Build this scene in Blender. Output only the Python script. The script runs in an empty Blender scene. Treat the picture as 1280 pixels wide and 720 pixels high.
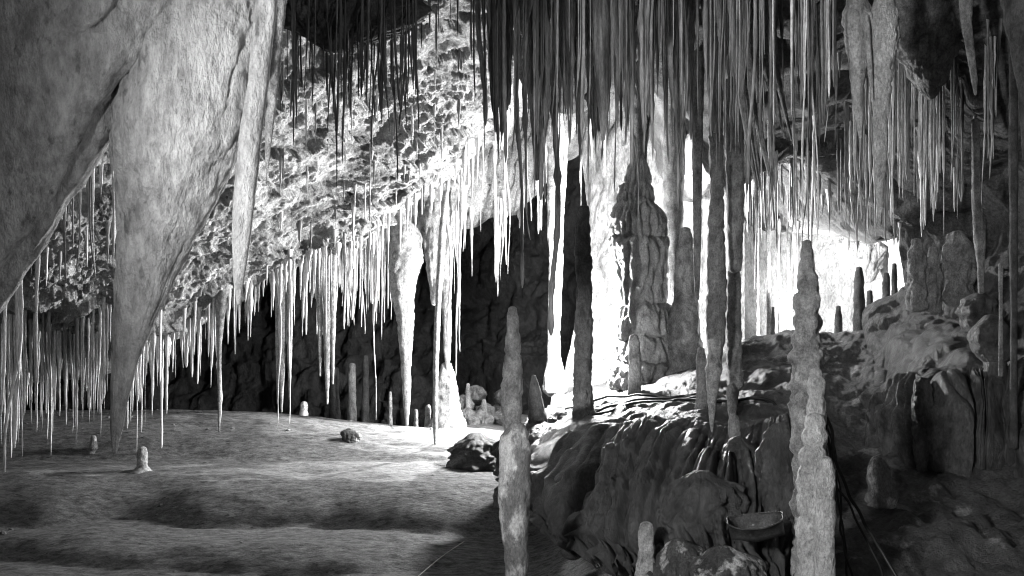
import bpy, math, random
import numpy as np
from mathutils import Vector
from mathutils.bvhtree import BVHTree

random.seed(11)
rng = np.random.default_rng(5)
scn = bpy.context.scene
COL = scn.collection

# ------------------------------------------------------------------ camera
F = 1108.0            # focal length in photograph pixels (1280 wide)
HC, HZ = 2.0, 430.0   # eye height, row of the eye level
cam_d = bpy.data.cameras.new("camera")
cam_d.sensor_width = 36.0
cam_d.lens = 36.0 * F / 1280.0
cam_d.shift_y = (HZ - 360.0) / 1280.0
cam_d.clip_end = 300
cam = bpy.data.objects.new("camera", cam_d)
COL.objects.link(cam)
cam.location = (0, 0, HC)
cam.rotation_euler = (math.pi / 2, 0, 0)
scn.camera = cam

def P(px, py, Y):
    return ((px - 640.0) / F * Y, Y, HC - (py - HZ) / F * Y)

# ------------------------------------------------------------------ world and lamps
w = bpy.data.worlds.new("World"); scn.world = w; w.use_nodes = True
nt = w.node_tree; nt.nodes.clear()
sky = nt.nodes.new("ShaderNodeTexSky"); sky.sky_type = 'NISHITA'; sky.sun_disc = False
sky.sun_elevation = math.radians(35); sky.sun_rotation = math.radians(200)
bw = nt.nodes.new("ShaderNodeRGBToBW")
bg = nt.nodes.new("ShaderNodeBackground"); bg.inputs[1].default_value = 0.052
wo = nt.nodes.new("ShaderNodeOutputWorld")
nt.links.new(sky.outputs[0], bw.inputs[0]); nt.links.new(bw.outputs[0], bg.inputs[0]); nt.links.new(bg.outputs[0], wo.inputs[0])

def lamp(name, loc, watts, r=0.06, kind='POINT', rot=None, spot=None):
    l = bpy.data.lights.new(name, kind); l.energy = watts
    l.color = (1, 1, 1)
    if kind != 'AREA': l.shadow_soft_size = r
    if kind == 'SPOT': l.spot_size = spot; l.spot_blend = 0.6
    o = bpy.data.objects.new(name, l); o.location = loc
    if rot: o.rotation_euler = rot
    COL.objects.link(o); return o

def aim(loc, tgt):
    return (Vector(tgt) - Vector(loc)).to_track_quat('-Z', 'Y').to_euler()

la = P(642, 490, 17.0)
lamp("cave_or_fill_lamp", la, 3800, .05, 'SPOT', aim(la, (-7.0, 10.6, 1.2)), math.radians(122))   # low in the hall, behind the foreground stalagmite
lamp("cave_or_fill_lamp", P(729, 395, 14.1), 2000, .20)             # behind the dark column, floods the white ceiling edge
lamp("cave_or_fill_lamp", P(838, 252, 15.0), 900, .06)             # behind the smooth column, glows through the straws
lamp("alcove_lamp", P(1002, 385, 16.8), 1150, .10)          # behind the tall stalagmite, floods the alcove
flash = (3.7, 1.3, 1.5)
lamp("hand_or_fill_lamp", flash, 450, .08, 'SPOT', aim(flash, (-1.5, 5.0, 3.5)), math.radians(74))
right_fill = (-2.6, 0.2, 2.9)
lamp("hand_or_fill_lamp", right_fill, 2200, .30, 'SPOT', aim(right_fill, (5.6, 9.2, 2.2)), math.radians(66))  # added fill from left of the camera, lifts the dark right side
pagoda_fill = P(643, 575, 9.6)
lamp("cave_or_fill_lamp", pagoda_fill, 420, .05, 'SPOT', aim(pagoda_fill, (2.1, 13.9, 2.4)), math.radians(50))   # added fill spot on the silt behind the foreground stalagmite, rakes the pagoda
scn.view_settings.view_transform = 'Standard'
scn.view_settings.look = 'None'
scn.view_settings.exposure = 0.25
scn.view_settings.gamma = 1.0
scn.view_settings.use_curve_mapping = False
scn.cycles.filter_width = 1.1
scn.cycles.sample_clamp_indirect = 2.0
scn.cycles.max_bounces = 5
scn.cycles.diffuse_bounces = 3
scn.cycles.glossy_bounces = 2

# ------------------------------------------------------------------ noise
def _h(ix, iy, iz, seed):
    with np.errstate(over='ignore'):
        n = (ix.astype(np.int64) * 374761393 + iy.astype(np.int64) * 668265263 + iz.astype(np.int64) * 2147483647 + seed * 974711) & 0xFFFFFFFF
        n = ((n ^ (n >> 13)) * 1274126177) & 0xFFFFFFFF
        n = (n ^ (n >> 16)) & 0xFFFFFFFF
    return n / 4294967295.0

def vn(p, seed=0):
    i = np.floor(p).astype(np.int64); f = p - i
    f = f * f * f * (f * (f * 6 - 15) + 10)
    r = 0
    for a in (0, 1):
        wx = f[:, 0] if a else 1 - f[:, 0]
        for b in (0, 1):
            wy = f[:, 1] if b else 1 - f[:, 1]
            for c in (0, 1):
                wz = f[:, 2] if c else 1 - f[:, 2]
                r = r + wx * wy * wz * _h(i[:, 0] + a, i[:, 1] + b, i[:, 2] + c, seed)
    return r * 2 - 1

def fbm(p, octv=4, seed=0, gain=.5):
    s = 0; a = 1; t = 0
    for k in range(octv):
        s = s + a * vn(p * (2.03 ** k) + 17.3 * k, seed + k); t += a; a *= gain
    return s / t

def cell(p, seed=0):
    """distance to the nearest jittered point (worley), 0..~1"""
    i = np.floor(p).astype(np.int64); best = np.full(len(p), 9.0)
    for a in (-1, 0, 1):
        for b in (-1, 0, 1):
            for c in (-1, 0, 1):
                q = i + np.array([a, b, c])
                d = np.zeros(len(p))
                for k in range(3):
                    d += (q[:, k] + _h(q[:, 0], q[:, 1], q[:, 2], seed + 31 * k) - p[:, k]) ** 2
                best = np.minimum(best, d)
    return np.sqrt(best)

def lobes(t):
    """row of round bulges with sharp grooves between, 0..1"""
    f = t - np.floor(t)
    return np.sqrt(np.clip(1 - (2 * f - 1) ** 2, 0, 1))

# ------------------------------------------------------------------ meshes
def mesh_obj(name, V, Q, mat, base=None, parent=None, smooth=True):
    V = np.asarray(V, dtype=np.float64)
    loc = np.zeros(3) if base is None else np.asarray(base, dtype=np.float64)
    me = bpy.data.meshes.new(name)
    Q = np.asarray(Q, dtype=np.int32)
    me.vertices.add(len(V)); me.vertices.foreach_set('co', (V - loc).astype(np.float32).ravel())
    k = Q.shape[1]
    me.loops.add(Q.size); me.loops.foreach_set('vertex_index', Q.ravel())
    me.polygons.add(len(Q))
    me.polygons.foreach_set('loop_start', np.arange(0, Q.size, k, dtype=np.int32))
    me.update(calc_edges=True)
    me.validate()
    if smooth:
        me.polygons.foreach_set('use_smooth', np.ones(len(me.polygons), dtype=bool))
    me.materials.append(mat)
    o = bpy.data.objects.new(name, me); COL.objects.link(o)
    if parent is not None:
        o.parent = parent
        loc = loc - np.array(parent.location)
    o.location = loc
    return o

def tag(o, label, cat, group=None, kind=None):
    if label: o['label'] = label
    if cat: o['category'] = cat
    if group: o['group'] = group
    if kind: o['kind'] = kind
    return o

def empty(name, loc):
    o = bpy.data.objects.new(name, None); o.location = loc; o.empty_display_size = .1
    COL.objects.link(o); return o

def grid_quads(nv, nu, wrap=False):
    a = np.arange(nv * nu).reshape(nv, nu)
    if wrap:
        b = np.roll(a, -1, axis=1)
        return np.stack([a[:-1], b[:-1], b[1:], a[1:]], -1).reshape(-1, 4)
    return np.stack([a[:-1, :-1], a[:-1, 1:], a[1:, 1:], a[1:, :-1]], -1).reshape(-1, 4)

def catmull(C, n, axis):
    C = np.moveaxis(C, axis, 0); m = C.shape[0]
    t = np.linspace(0, m - 1, n); i = np.minimum(t.astype(int), m - 2); f = (t - i)
    g = lambda k: C[np.clip(i + k, 0, m - 1)]
    sh = (n,) + (1,) * (C.ndim - 1); f = f.reshape(sh)
    p0, p1, p2, p3 = g(-1), g(0), g(1), g(2)
    r = .5 * (2 * p1 + (p2 - p0) * f + (2 * p0 - 5 * p1 + 4 * p2 - p3) * f ** 2 + (3 * p1 - p0 - 3 * p2 + p3) * f ** 3)
    return np.moveaxis(r, 0, axis)

def sheet_pts(C, nv, nu):
    return catmull(catmull(np.asarray(C, float), nv, 0), nu, 1)

def normals(G):
    du = np.gradient(G, axis=1); dv = np.gradient(G, axis=0)
    n = np.cross(du, dv); return n / (np.linalg.norm(n, axis=2, keepdims=True) + 1e-9)

CEIL, GRND = [], []
def sheet(name, C, nv, nu, disp, mat, flip=False, bvh=None, step=3, toward=(0, 0, HC)):
    G = sheet_pts(C, nv, nu); N = normals(G)
    s = np.sign(np.sum(N * (np.array(toward) - G), axis=2).mean()) or 1
    N = N * s
    vv, uu = np.meshgrid(np.linspace(0, 1, nv), np.linspace(0, 1, nu), indexing='ij')
    D = disp(G.reshape(-1, 3), uu.ravel(), vv.ravel()).reshape(nv, nu, 1)
    G = G + N * D
    Q = grid_quads(nv, nu)
    if s < 0: Q = Q[:, ::-1]
    o = mesh_obj(name, G.reshape(-1, 3), Q, mat)
    if bvh is not None:
        H = G[::step, ::step]; q = grid_quads(H.shape[0], H.shape[1])
        bvh.append(BVHTree.FromPolygons([tuple(v) for v in H.reshape(-1, 3)], [tuple(int(k) for k in f) for f in q]))
    return o

def ceil_z(x, y, z0, default=None):
    best = None
    for b in CEIL:
        h = b.ray_cast(Vector((x, y, z0)), Vector((0, 0, 1)), 12)
        if h[0] is not None and (best is None or h[0].z < best): best = h[0].z
    return best if best is not None else default

def ground_z(x, y, default=0.0, top=3.6):
    best = None
    for b in GRND:
        h = b.ray_cast(Vector((x, y, top)), Vector((0, 0, -1)), 12)
        if h[0] is not None and (best is None or h[0].z > best): best = h[0].z
    return best if best is not None else default

def lathe(cx, cy, zc, rx, ry, seg, tw=0.0):
    """rings along z; arrays of equal length"""
    th = np.linspace(0, 2 * np.pi, seg, endpoint=False)
    n = len(zc)
    X = cx[:, None] + rx[:, None] * np.cos(th)[None]
    Y = cy[:, None] + ry[:, None] * np.sin(th)[None]
    Z = np.repeat(zc[:, None], seg, 1)
    return np.stack([X, Y, Z], -1), np.repeat(th[None], n, 0)

def body_mesh(rows, Y, depth=.9, seg=30, ring=60, amp=.10, freq=7.0, zf=.35, flutes=0, fl_amp=.0, knob=0.0,
              knob_f=3.0, seed=0, detail=.10, pop=.16, ragged=0.0, warp=1.2, stack=None, capt=True, capb=True, dmax=None, lean=0.0, smooth=1):
    """closed rock body whose outline follows rows (py, xl, xr) seen at distance Y; elliptical section, noisy skin"""
    R = np.array(sorted(rows), float)
    py = R[:, 0]; t = np.linspace(py[0], py[-1], ring)
    if smooth:
        from_l = np.interp(t, py, R[:, 1]); from_r = np.interp(t, py, R[:, 2])
        k = np.array([1, 2, 3, 2, 1.]); k /= k.sum()
        pad = lambda a: np.concatenate([[a[0]] * 2, a, [a[-1]] * 2])
        from_l = np.convolve(pad(from_l), k, 'valid'); from_r = np.convolve(pad(from_r), k, 'valid')
    else:
        from_l = np.interp(t, py, R[:, 1]); from_r = np.interp(t, py, R[:, 2])
    s = Y / F
    cx = ((from_l + from_r) / 2 - 640) * s; rx = np.maximum((from_r - from_l) / 2 * s, .0012)
    z = HC - (t - HZ) * s
    if stack:
        ph = t / stack[0] + .9 * vn(np.stack([t / stack[0] * .55, t * 0 + seed, t * 0], -1), seed)
        rx = rx * (1 + stack[1] * (lobes(ph) - .7))
    ry = rx * depth
    if dmax: ry = np.minimum(ry, dmax)
    cy = np.full(ring, float(Y)) + lean * (z - z.min())
    n3 = np.stack([np.zeros(ring) + seed * 3.1, np.zeros(ring), z * 1.3], -1)
    cy = cy + .15 * ry * vn(n3, 3)
    if capt:
        e = np.array([.85, .55, .05]); d = np.array([.12, .35, .45])
        z = np.concatenate([(z[0] + rx[0] * d)[::-1], z]); cx = np.concatenate([[cx[0]] * 3, cx]); cy = np.concatenate([[cy[0]] * 3, cy])
        rx = np.concatenate([(rx[0] * e)[::-1], rx]); ry = np.concatenate([(ry[0] * e)[::-1], ry])
    if capb:
        e = np.array([.85, .55, .05]); d = np.array([.12, .35, .45])
        z = np.concatenate([z, z[-1] - rx[-1] * d]); cx = np.concatenate([cx, [cx[-1]] * 3]); cy = np.concatenate([cy, [cy[-1]] * 3])
        rx = np.concatenate([rx, rx[-1] * e]); ry = np.concatenate([ry, ry[-1] * e])
    G, TH = lathe(cx, cy, z, rx, ry, seg)
    p = G.reshape(-1, 3)
    q = p * np.array([freq, freq, freq * zf]) + seed * 7.7
    d = amp * fbm(q, 4, seed)
    rr = np.repeat(rx[:, None], seg, 1).ravel(); th = TH.ravel()
    rs = np.clip(rr, .02, .35)
    qs = p / rs[:, None] if rs.max() < .06 else p * np.array([1, 1, .8]) / np.clip(np.median(rr), .03, .16)
    d = d * 1.3 + detail * fbm(qs * 2.2 + seed, 3, seed + 70)
    dome = 1 - np.clip(cell(qs * 1.25 + 5 * seed, seed + 80), 0, 1) ** 2
    d = d + pop * (dome - .55)
    if flutes:
        wv = fbm(np.stack([np.cos(th) * 2, np.sin(th) * 2, p[:, 2] * 1.2], -1) + seed, 3, seed + 5)
        d = d + fl_amp * (lobes(th * flutes / (2 * np.pi) + wv * warp) - .6)
    if knob:
        c = cell(np.stack([np.cos(th) * 1.2, np.sin(th) * 1.2, p[:, 2] * knob_f], -1) + seed * 2.3, seed)
        d = d + knob * (.65 - c)
    C = np.stack([np.repeat(cx[:, None], seg, 1).ravel(), np.repeat(cy[:, None], seg, 1).ravel(), p[:, 2]], -1)
    p2 = C + (p - C) * (1 + np.clip(d, -.6, 1.2))[:, None]
    nrm = p2.copy()
    # horizontal growth rings shift the skin up and down a little
    if ragged:
        p2[:, 2] += ragged * rr * fbm(np.stack([np.cos(th) * 2.6, np.sin(th) * 2.6, th * 0 + seed], -1), 3, seed + 90)
    p2[:, 2] += .25 * amp * rr * fbm(q * 1.7 + 40, 2, seed + 9)
    return p2, grid_quads(len(z), seg, True)

def body(name, rows, Y, mat, parent=None, base='bottom', **k):
    V, Q = body_mesh(rows, Y, **k)
    R = sorted(rows)
    e = R[-1] if base == 'bottom' else R[0]
    b = P((e[1] + e[2]) / 2, e[0], Y)
    return mesh_obj(name, V, Q[:, ::-1], mat, b, parent)

def straw_mesh(x, y, ztop, ztip, r, seed, seg=9, taper=.45, flare=1.8, lump=.48, bend=.018):
    L = ztop - ztip
    n = int(min(40, max(9, L * 13)))
    t = np.linspace(0, 1, n); z = ztop - L * t
    prof = r * (1 - taper * t ** 1.3) * (1 + (flare - 1) * np.exp(-t * L / .12))
    prof = prof * (1 + lump * vn(np.stack([z * 9, z * 0 + seed * 1.7, z * 0], -1), 1) + .5 * lump * vn(np.stack([z * 31, z * 0 + seed * 3.3, z * 0], -1), 2))
    if (seed * 1.7) % 1 < .22: prof = np.maximum(prof, r * .8 * (1 - .15 * t))     # broken off blunt
    elif r > .012:
        h = .45 + .35 * ((seed * .618) % 1)
        prof *= np.where(t > h, .55 - .15 * (t - h), 1.0) * .5 + .5 * np.interp(t, [0, h, min(h + .06, .99), 1], [1.15, .95, .55, .4])
    prof[-1] *= .35
    wob = bend * (.4 + 1.6 * ((seed * .37) % 1)) * L * np.stack([vn(np.stack([z * .9, z * 0 + seed, z * 0 + 5], -1), 4), vn(np.stack([z * .9, z * 0 + seed, z * 0 + 9], -1), 5)], -1)
    wob -= wob[-1]
    wob *= np.clip(t * 3, 0, 1)[:, None] * 0 + 1
    G, TH = lathe(x + wob[:, 0], y + wob[:, 1], z, prof, prof * .95, seg)
    sk = 1 + .14 * np.sin(TH * 2 + seed) + .10 * np.sin(TH * 3 + seed * 2)
    C = np.stack([x + wob[:, 0], y + wob[:, 1], z], -1)[:, None, :]
    G = C + (G - C) * sk[:, :, None]
    return G.reshape(-1, 3), grid_quads(n, seg, True)[:, ::-1]

# ------------------------------------------------------------------ materials
def rockmat(name, lo, hi, scale=3.0, zs=1.0, bump=.4, bscale=14.0, rough=.85, spot=None, dist=.02, fine=.35, contrast=(.35, .65), spec=.25, grain=.45):
    m = bpy.data.materials.new(name); m.use_nodes = True
    n = m.node_tree.nodes; l = m.node_tree.links
    b = n["Principled BSDF"]
    geo = n.new("ShaderNodeNewGeometry")
    mp = n.new("ShaderNodeMapping"); mp.inputs['Scale'].default_value = (1, 1, zs)
    l.new(geo.outputs['Position'], mp.inputs[0])
    t1 = n.new("ShaderNodeTexNoise"); t1.inputs['Scale'].default_value = scale; t1.inputs['Detail'].default_value = 8; t1.inputs['Roughness'].default_value = .65
    l.new(mp.outputs[0], t1.inputs['Vector'])
    cr = n.new("ShaderNodeValToRGB")
    cr.color_ramp.elements[0].position = contrast[0]; cr.color_ramp.elements[0].color = (lo, lo, lo, 1)
    cr.color_ramp.elements[1].position = contrast[1]; cr.color_ramp.elements[1].color = (hi, hi, hi, 1)
    l.new(t1.outputs[0], cr.inputs[0])
    out = cr.outputs[0]
    if spot:   # pale crust or dark patches, from a noise of their own
        val, sc, th = spot
        t3 = n.new("ShaderNodeTexNoise"); t3.inputs['Scale'].default_value = sc; t3.inputs['Detail'].default_value = 6; t3.inputs['Roughness'].default_value = .6
        l.new(mp.outputs[0], t3.inputs['Vector'])
        r3 = n.new("ShaderNodeValToRGB"); r3.color_ramp.elements[0].position = th; r3.color_ramp.elements[1].position = th + .08
        l.new(t3.outputs[0], r3.inputs[0])
        mx = n.new("ShaderNodeMix"); mx.data_type = 'RGBA'; mx.inputs[7].default_value = (val, val, val, 1)
        l.new(r3.outputs[0], mx.inputs[0]); l.new(out, mx.inputs[6]); out = mx.outputs[2]
    t5 = n.new("ShaderNodeTexNoise"); t5.inputs['Scale'].default_value = bscale * 2.6; t5.inputs['Detail'].default_value = 6; t5.inputs['Roughness'].default_value = .75
    l.new(mp.outputs[0], t5.inputs['Vector'])
    r5 = n.new("ShaderNodeMapRange"); r5.inputs[1].default_value = .36; r5.inputs[2].default_value = .64; r5.inputs[3].default_value = 1 - grain; r5.inputs[4].default_value = 1 + .5 * grain
    l.new(t5.outputs[0], r5.inputs[0])
    m5 = n.new("ShaderNodeVectorMath"); m5.operation = 'MULTIPLY'
    l.new(out, m5.inputs[0]); l.new(r5.outputs[0], m5.inputs[1]); out = m5.outputs[0]
    l.new(out, b.inputs['Base Color'])
    b.inputs['Roughness'].default_value = rough
    b.inputs['Specular IOR Level'].default_value = spec
    t2 = n.new("ShaderNodeTexNoise"); t2.inputs['Scale'].default_value = bscale; t2.inputs['Detail'].default_value = 9; t2.inputs['Roughness'].default_value = .7
    l.new(mp.outputs[0], t2.inputs['Vector'])
    t4 = n.new("ShaderNodeTexNoise"); t4.inputs['Scale'].default_value = bscale * 6; t4.inputs['Detail'].default_value = 4
    l.new(geo.outputs['Position'], t4.inputs['Vector'])
    ad = n.new("ShaderNodeMath"); ad.operation = 'MULTIPLY_ADD'; ad.inputs[1].default_value = fine
    l.new(t4.outputs[0], ad.inputs[0]); l.new(t2.outputs[0], ad.inputs[2])
    bp = n.new("ShaderNodeBump"); bp.inputs['Strength'].default_value = bump; bp.inputs['Distance'].default_value = dist * 3.0
    l.new(ad.outputs[0], bp.inputs['Height']); l.new(bp.outputs[0], b.inputs['Normal'])
    return m

M = {}
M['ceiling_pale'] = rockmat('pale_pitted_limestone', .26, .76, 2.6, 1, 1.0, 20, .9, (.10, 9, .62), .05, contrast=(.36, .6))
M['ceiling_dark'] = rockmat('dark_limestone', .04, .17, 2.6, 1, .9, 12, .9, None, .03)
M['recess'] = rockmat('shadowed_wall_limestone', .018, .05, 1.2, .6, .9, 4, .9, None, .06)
M['white_wall'] = rockmat('white_calcite_wall', .16, .44, 5, .4, 1, 9, .8, (.15, 5, .6), .06)
M['alcove'] = rockmat('alcove_white_calcite', .35, .75, 3, .4, 1, 9, .8, None, .06)
M['pagoda'] = rockmat('tan_grey_tiered_calcite', .26, .56, 7, .6, 1, 22, .8, None, .03)
M['drapery'] = rockmat('grey_calcite_drapery', .25, .46, 4, .4, 1, 8, .75, (.17, 17, .60), .045, fine=.15, contrast=(.3,.7))  # dark spots paint the shade of small pits into the colour
M['straw'] = rockmat('grey_straw_calcite', .08, .40, 9, .15, .9, 40, .7, None, .006)
M['straw_pale'] = rockmat('pale_straw_calcite', .45, .80, 9, .2, .5, 40, .65, None, .006)
M['straw_dark'] = rockmat('brown_straw_calcite', .05, .14, 9, .15, .5, 40, .75, None, .006)
M['column'] = rockmat('grey_column_calcite', .17, .48, 9, .7, 1, 22, .85, None, .03)
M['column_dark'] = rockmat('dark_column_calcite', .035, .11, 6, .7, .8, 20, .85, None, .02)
M['pale'] = rockmat('pale_stalagmite_calcite', .28, .74, 13, .8, 1, 26, .8, (.18, 6, .60), .03)
M['patch'] = rockmat('crusted_stalagmite_calcite', .16, .26, 6, .5, .8, 22, .85, (.55, 6, .50), .02)
M['crust'] = rockmat('dark_rock_with_white_crust', .05, .14, 8, .6, 1, 20, .7, (.62, 7, .51), .03)
M['mottled'] = rockmat('mottled_grey_calcite', .22, .62, 10, .8, 1, 26, .85, (.75, 7, .58), .03)
M['forked'] = rockmat('pale_lumpy_calcite', .40, .80, 8, .6, 1, 20, .7, (.25, 9, .62), .03)
M['mud'] = rockmat('mud_covered_flowstone', .025, .085, 5, .5, .9, 14, .55, (.14, 7, .66), .02, spec=.5)
M['slope'] = rockmat('muddy_slope', .05, .15, 5, .8, 1, 14, .55, (.36, 3.2, .58), .04, spec=.5)
M['flow'] = rockmat('grey_flowstone', .035, .12, 7, .5, .9, 14, .4, None, .02)
M['rubble'] = rockmat('broken_limestone', .12, .35, 6, 1, 1, 14, .9, None, .03)
M['rubber'] = rockmat('black_cable_rubber', .012, .02, 10, 1, .1, 30, .45, None, .002)
M['rope'] = rockmat('pale_cord_fibre', .55, .75, 30, 1, .3, 60, .8, None, .002)
M['steel'] = rockmat('stained_sheet_steel', .03, .10, 9, 1, .6, 30, .55, (.3, 14, .66), .006)
M['steel'].node_tree.nodes["Principled BSDF"].inputs['Metallic'].default_value = .6

# floor: fine silt with level streaks
def floormat():
    m = rockmat('cave_silt', .15, .48, 11.0, 1, 1, 24, .95, (.09, 14, .60), .04, fine=.9)
    n = m.node_tree.nodes; l = m.node_tree.links
    for q in [x for x in n if x.type == 'MAPPING']: q.inputs['Scale'].default_value = (.6, 1.5, 1.5)
    return m
M['floor'] = floormat()

# ------------------------------------------------------------------ cave shell, ceilings, floors
def shell():
    nu, nv = 90, 90
    th = np.linspace(-.12, math.pi + .12, nu)
    ys = np.linspace(-6, 27, nv)
    U, Yv = np.meshgrid(th, ys)
    taper = np.clip((27 - Yv) / 5, 0, 1) ** .5
    X = 1 + 15 * np.cos(U) * (.02 + .98 * taper); Z = 10.0 * np.sin(U) * (.02 + .98 * taper)
    G = np.stack([X, Yv, Z], -1)
    p = G.reshape(-1, 3)
    N = -normals(G)
    s = np.sign(np.sum(N * (np.array([1, 8, 2]) - G), axis=2).mean()); N *= s
    D = (1.1 * fbm(p * .25, 4, 2) + .35 * fbm(p * 1.1, 3, 8)).reshape(nv, nu, 1)
    G = G + N * D
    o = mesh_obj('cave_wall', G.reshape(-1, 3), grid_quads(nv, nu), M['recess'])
    tag(o, None, None, kind='structure')
shell()

def rough_disp(a1, f1, a2, f2, pit=0, pf=3, seed=0, drag=(1, 1, 1)):
    dr = np.array(drag)
    def d(p, u, v):
        r = a1 * fbm(p * f1 * dr, 3, seed) + a2 * fbm(p * f2 * dr, 4, seed + 11)
        if pit:
            c = cell(p * pf * dr + .6 * np.stack([fbm(p * 2, 2, k) for k in (61, 62, 63)], -1), seed + 21)
            r = r - pit * np.clip(.62 - c, 0, 1) * (1 + fbm(p * .9, 2, seed + 33))
        return r
    return d

def PP(rows): return [[P(*c) for c in r] for r in rows]

def craggy(p, u, v):
    e = np.array([.82, .25, .51]); e = e / np.linalg.norm(e)
    pe = p - .62 * (p @ e)[:, None] * e[None]          # stretched along the dip of the beds
    wq = pe + .12 * np.stack([fbm(p * 2.2, 3, k) for k in (61, 62, 63)], -1)
    r = .32 * fbm(p * .6, 3, 3) + .20 * fbm(wq * 1.5, 3, 14)
    rid = lambda f, sd, o=3: 1 - 2.2 * np.abs(fbm(wq * f, o, sd))
    k = .45 + .55 * np.clip(.5 + 1.6 * fbm(p * .7, 2, 47), 0, 1)      # rough beds next to smoother ones
    r = r + .09 * fbm(wq * 3.5, 3, 42) + k * (.10 * fbm(wq * 7, 4, 43) + .09 * fbm(wq * 15, 3, 48) + .05 * fbm(p * 28, 2, 50))
    bed = wq[:, 2] * 2.2 + 1.2 * fbm(p * .9, 3, 49)
    st = bed - np.floor(bed)
    r = r + .12 * (st ** 2)                               # broken bed edges
    for f, a, sd, th in ((1.9, .5, 71, .30), (4.6, .16, 72, .24), (10, .14, 73, .2)):
        r = r - a * k * np.clip(fbm(wq * f, 2, sd) - th, 0, 1)      # pits
    return r

B_lip = [(-250, 480, 13), (0, 470, 13.3), (190, 425, 13.6), (330, 345, 14), (480, 285, 14.5), (620, 163, 15.2), (705, 40, 16)]
B = PP([
    [(-400, -260, 5), (-100, -260, 5.5), (150, -260, 6), (340, -260, 6.5), (520, -240, 7.5), (700, -220, 9), (900, -200, 10.5)],
    [(-350, 100, 7), (-50, 90, 7.5), (170, 60, 8), (350, 0, 8.5), (520, -5, 9.5), (690, -30, 11), (880, -70, 12.5)],
    [(-300, 300, 9), (-20, 280, 10), (170, 230, 10.5), (350, 150, 11), (510, 90, 12), (670, 55, 12.8), (860, -10, 14)],
    [(-250, 400, 11.5), (10, 380, 12), (180, 350, 12.3), (340, 270, 12.8), (495, 200, 13.5), (640, 110, 14.3), (735, 0, 15.2)],
    B_lip])
lip_w = np.array(B[-1])
B.append([tuple(v + np.array([0, .5, .15])) for v in lip_w])
B.append([tuple(v + np.array([0, 1.5, 1.1])) for v in lip_w])
o = sheet('cave_ceiling', B, 620, 680, craggy, M['ceiling_pale'], bvh=CEIL)
tag(o, None, None, kind='structure')

C_lip = [(-100, 500, 18), (100, 470, 18), (250, 385, 17.6), (340, 335, 17.6), (430, 322, 18), (540, 292, 18), (620, 262, 18), (700, 200, 18.3), (780, 140, 18.5), (880, 100, 19)]
C = PP([
    [(-100, 330, 15), (100, 330, 15.2), (250, 260, 15.5), (340, 200, 15.8), (430, 180, 16.5), (540, 140, 16.5), (620, 100, 16.8), (700, 40, 17), (780, 0, 17.2), (880, -50, 17.5)],
    [(-100, 440, 16.5), (100, 420, 16.5), (250, 340, 16.6), (340, 290, 16.8), (430, 265, 17), (540, 220, 17), (620, 180, 17.2), (700, 130, 17.5), (780, 60, 17.7), (880, 20, 18)],
    C_lip])
cw = np.array(C[-1])
C.append([tuple(v + np.array([0, .5, .2])) for v in cw])
C.append([tuple(v + np.array([0, 1.6, 1.4])) for v in cw])
o = sheet('cave_ceiling', C, 160, 330, rough_disp(.3, .6, .13, 2.2, .15, 2.4, 7), M['ceiling_pale'], bvh=CEIL)
tag(o, None, None, kind='structure')

K_Y = [-5, 1, 5, 8, 9.3, 10.5, 12, 13, 15, 19.5]
K = []
for y in K_Y:
    r = []
    for x in (-14, -7, -3.5, -1.2, .3, 1.6, 3.0, 3.8, 4.6, 5.4, 7, 9, 14):
        z = 5.6
        if y > 8:
            left = 8.5 + (y - 8) * .15
            mid = 5.45 if y < 12.2 else 5.5 + (y - 12) * 1.1
            alc = {9.3: 5.35, 10.5: 5.15, 12: 4.75, 13: 4.5, 15: 4.95, 19.5: 5.1}[y]
            far = {9.3: 4.75, 10.5: 4.15, 12: 3.65, 13: 3.6, 15: 3.9, 19.5: 4.6}[y]
            if x < -1: z = left
            elif x < .2: z = min(left, mid + 2.2)
            elif x < 3: z = min(mid, 9)
            elif x < 5: z = alc
            else: z = far
        elif x < -3: z = 6.4
        r.append((x, y, z))
    K.append(r)
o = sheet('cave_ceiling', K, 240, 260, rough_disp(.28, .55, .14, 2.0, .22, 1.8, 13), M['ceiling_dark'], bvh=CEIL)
tag(o, None, None, kind='structure')

# pale rear wall behind the pagoda, with drip flutes
def drip_disp(a, f, seed, small=.05):
    def d(p, u, v):
        wv = fbm(p * np.array([.8, .8, .5]), 3, seed)
        t = p[:, 0] * f + wv * 1.6
        return a * lobes(t) + .5 * a * lobes(t * 2.7 + 3 * fbm(p * .7, 2, seed + 4)) + .2 * fbm(p * .7, 3, seed + 1) + small * fbm(p * np.array([5, 5, 2.]), 3, seed + 2)
    return d
W = PP([[(735, -40, 17.6), (790, -40, 17.2), (850, -40, 17), (930, -40, 17)],
        [(728, 150, 17.8), (790, 150, 17.4), (850, 150, 17.1), (930, 150, 17)],
        [(735, 300, 17.4), (785, 300, 17), (850, 300, 16.8), (930, 300, 16.6)],
        [(722, 400, 16.8), (780, 400, 16.6), (850, 400, 16.4), (930, 400, 16.2)],
        [(705, 480, 16.2), (780, 480, 16), (850, 480, 15.8), (930, 480, 15.6)],
        [(695, 560, 15.6), (780, 560, 15.4), (850, 560, 15.2), (930, 560, 15)]])
o = sheet('cave_wall', W, 200, 130, drip_disp(.10, 3.2, 17), M['white_wall']); tag(o, None, None, kind='structure')

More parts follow.
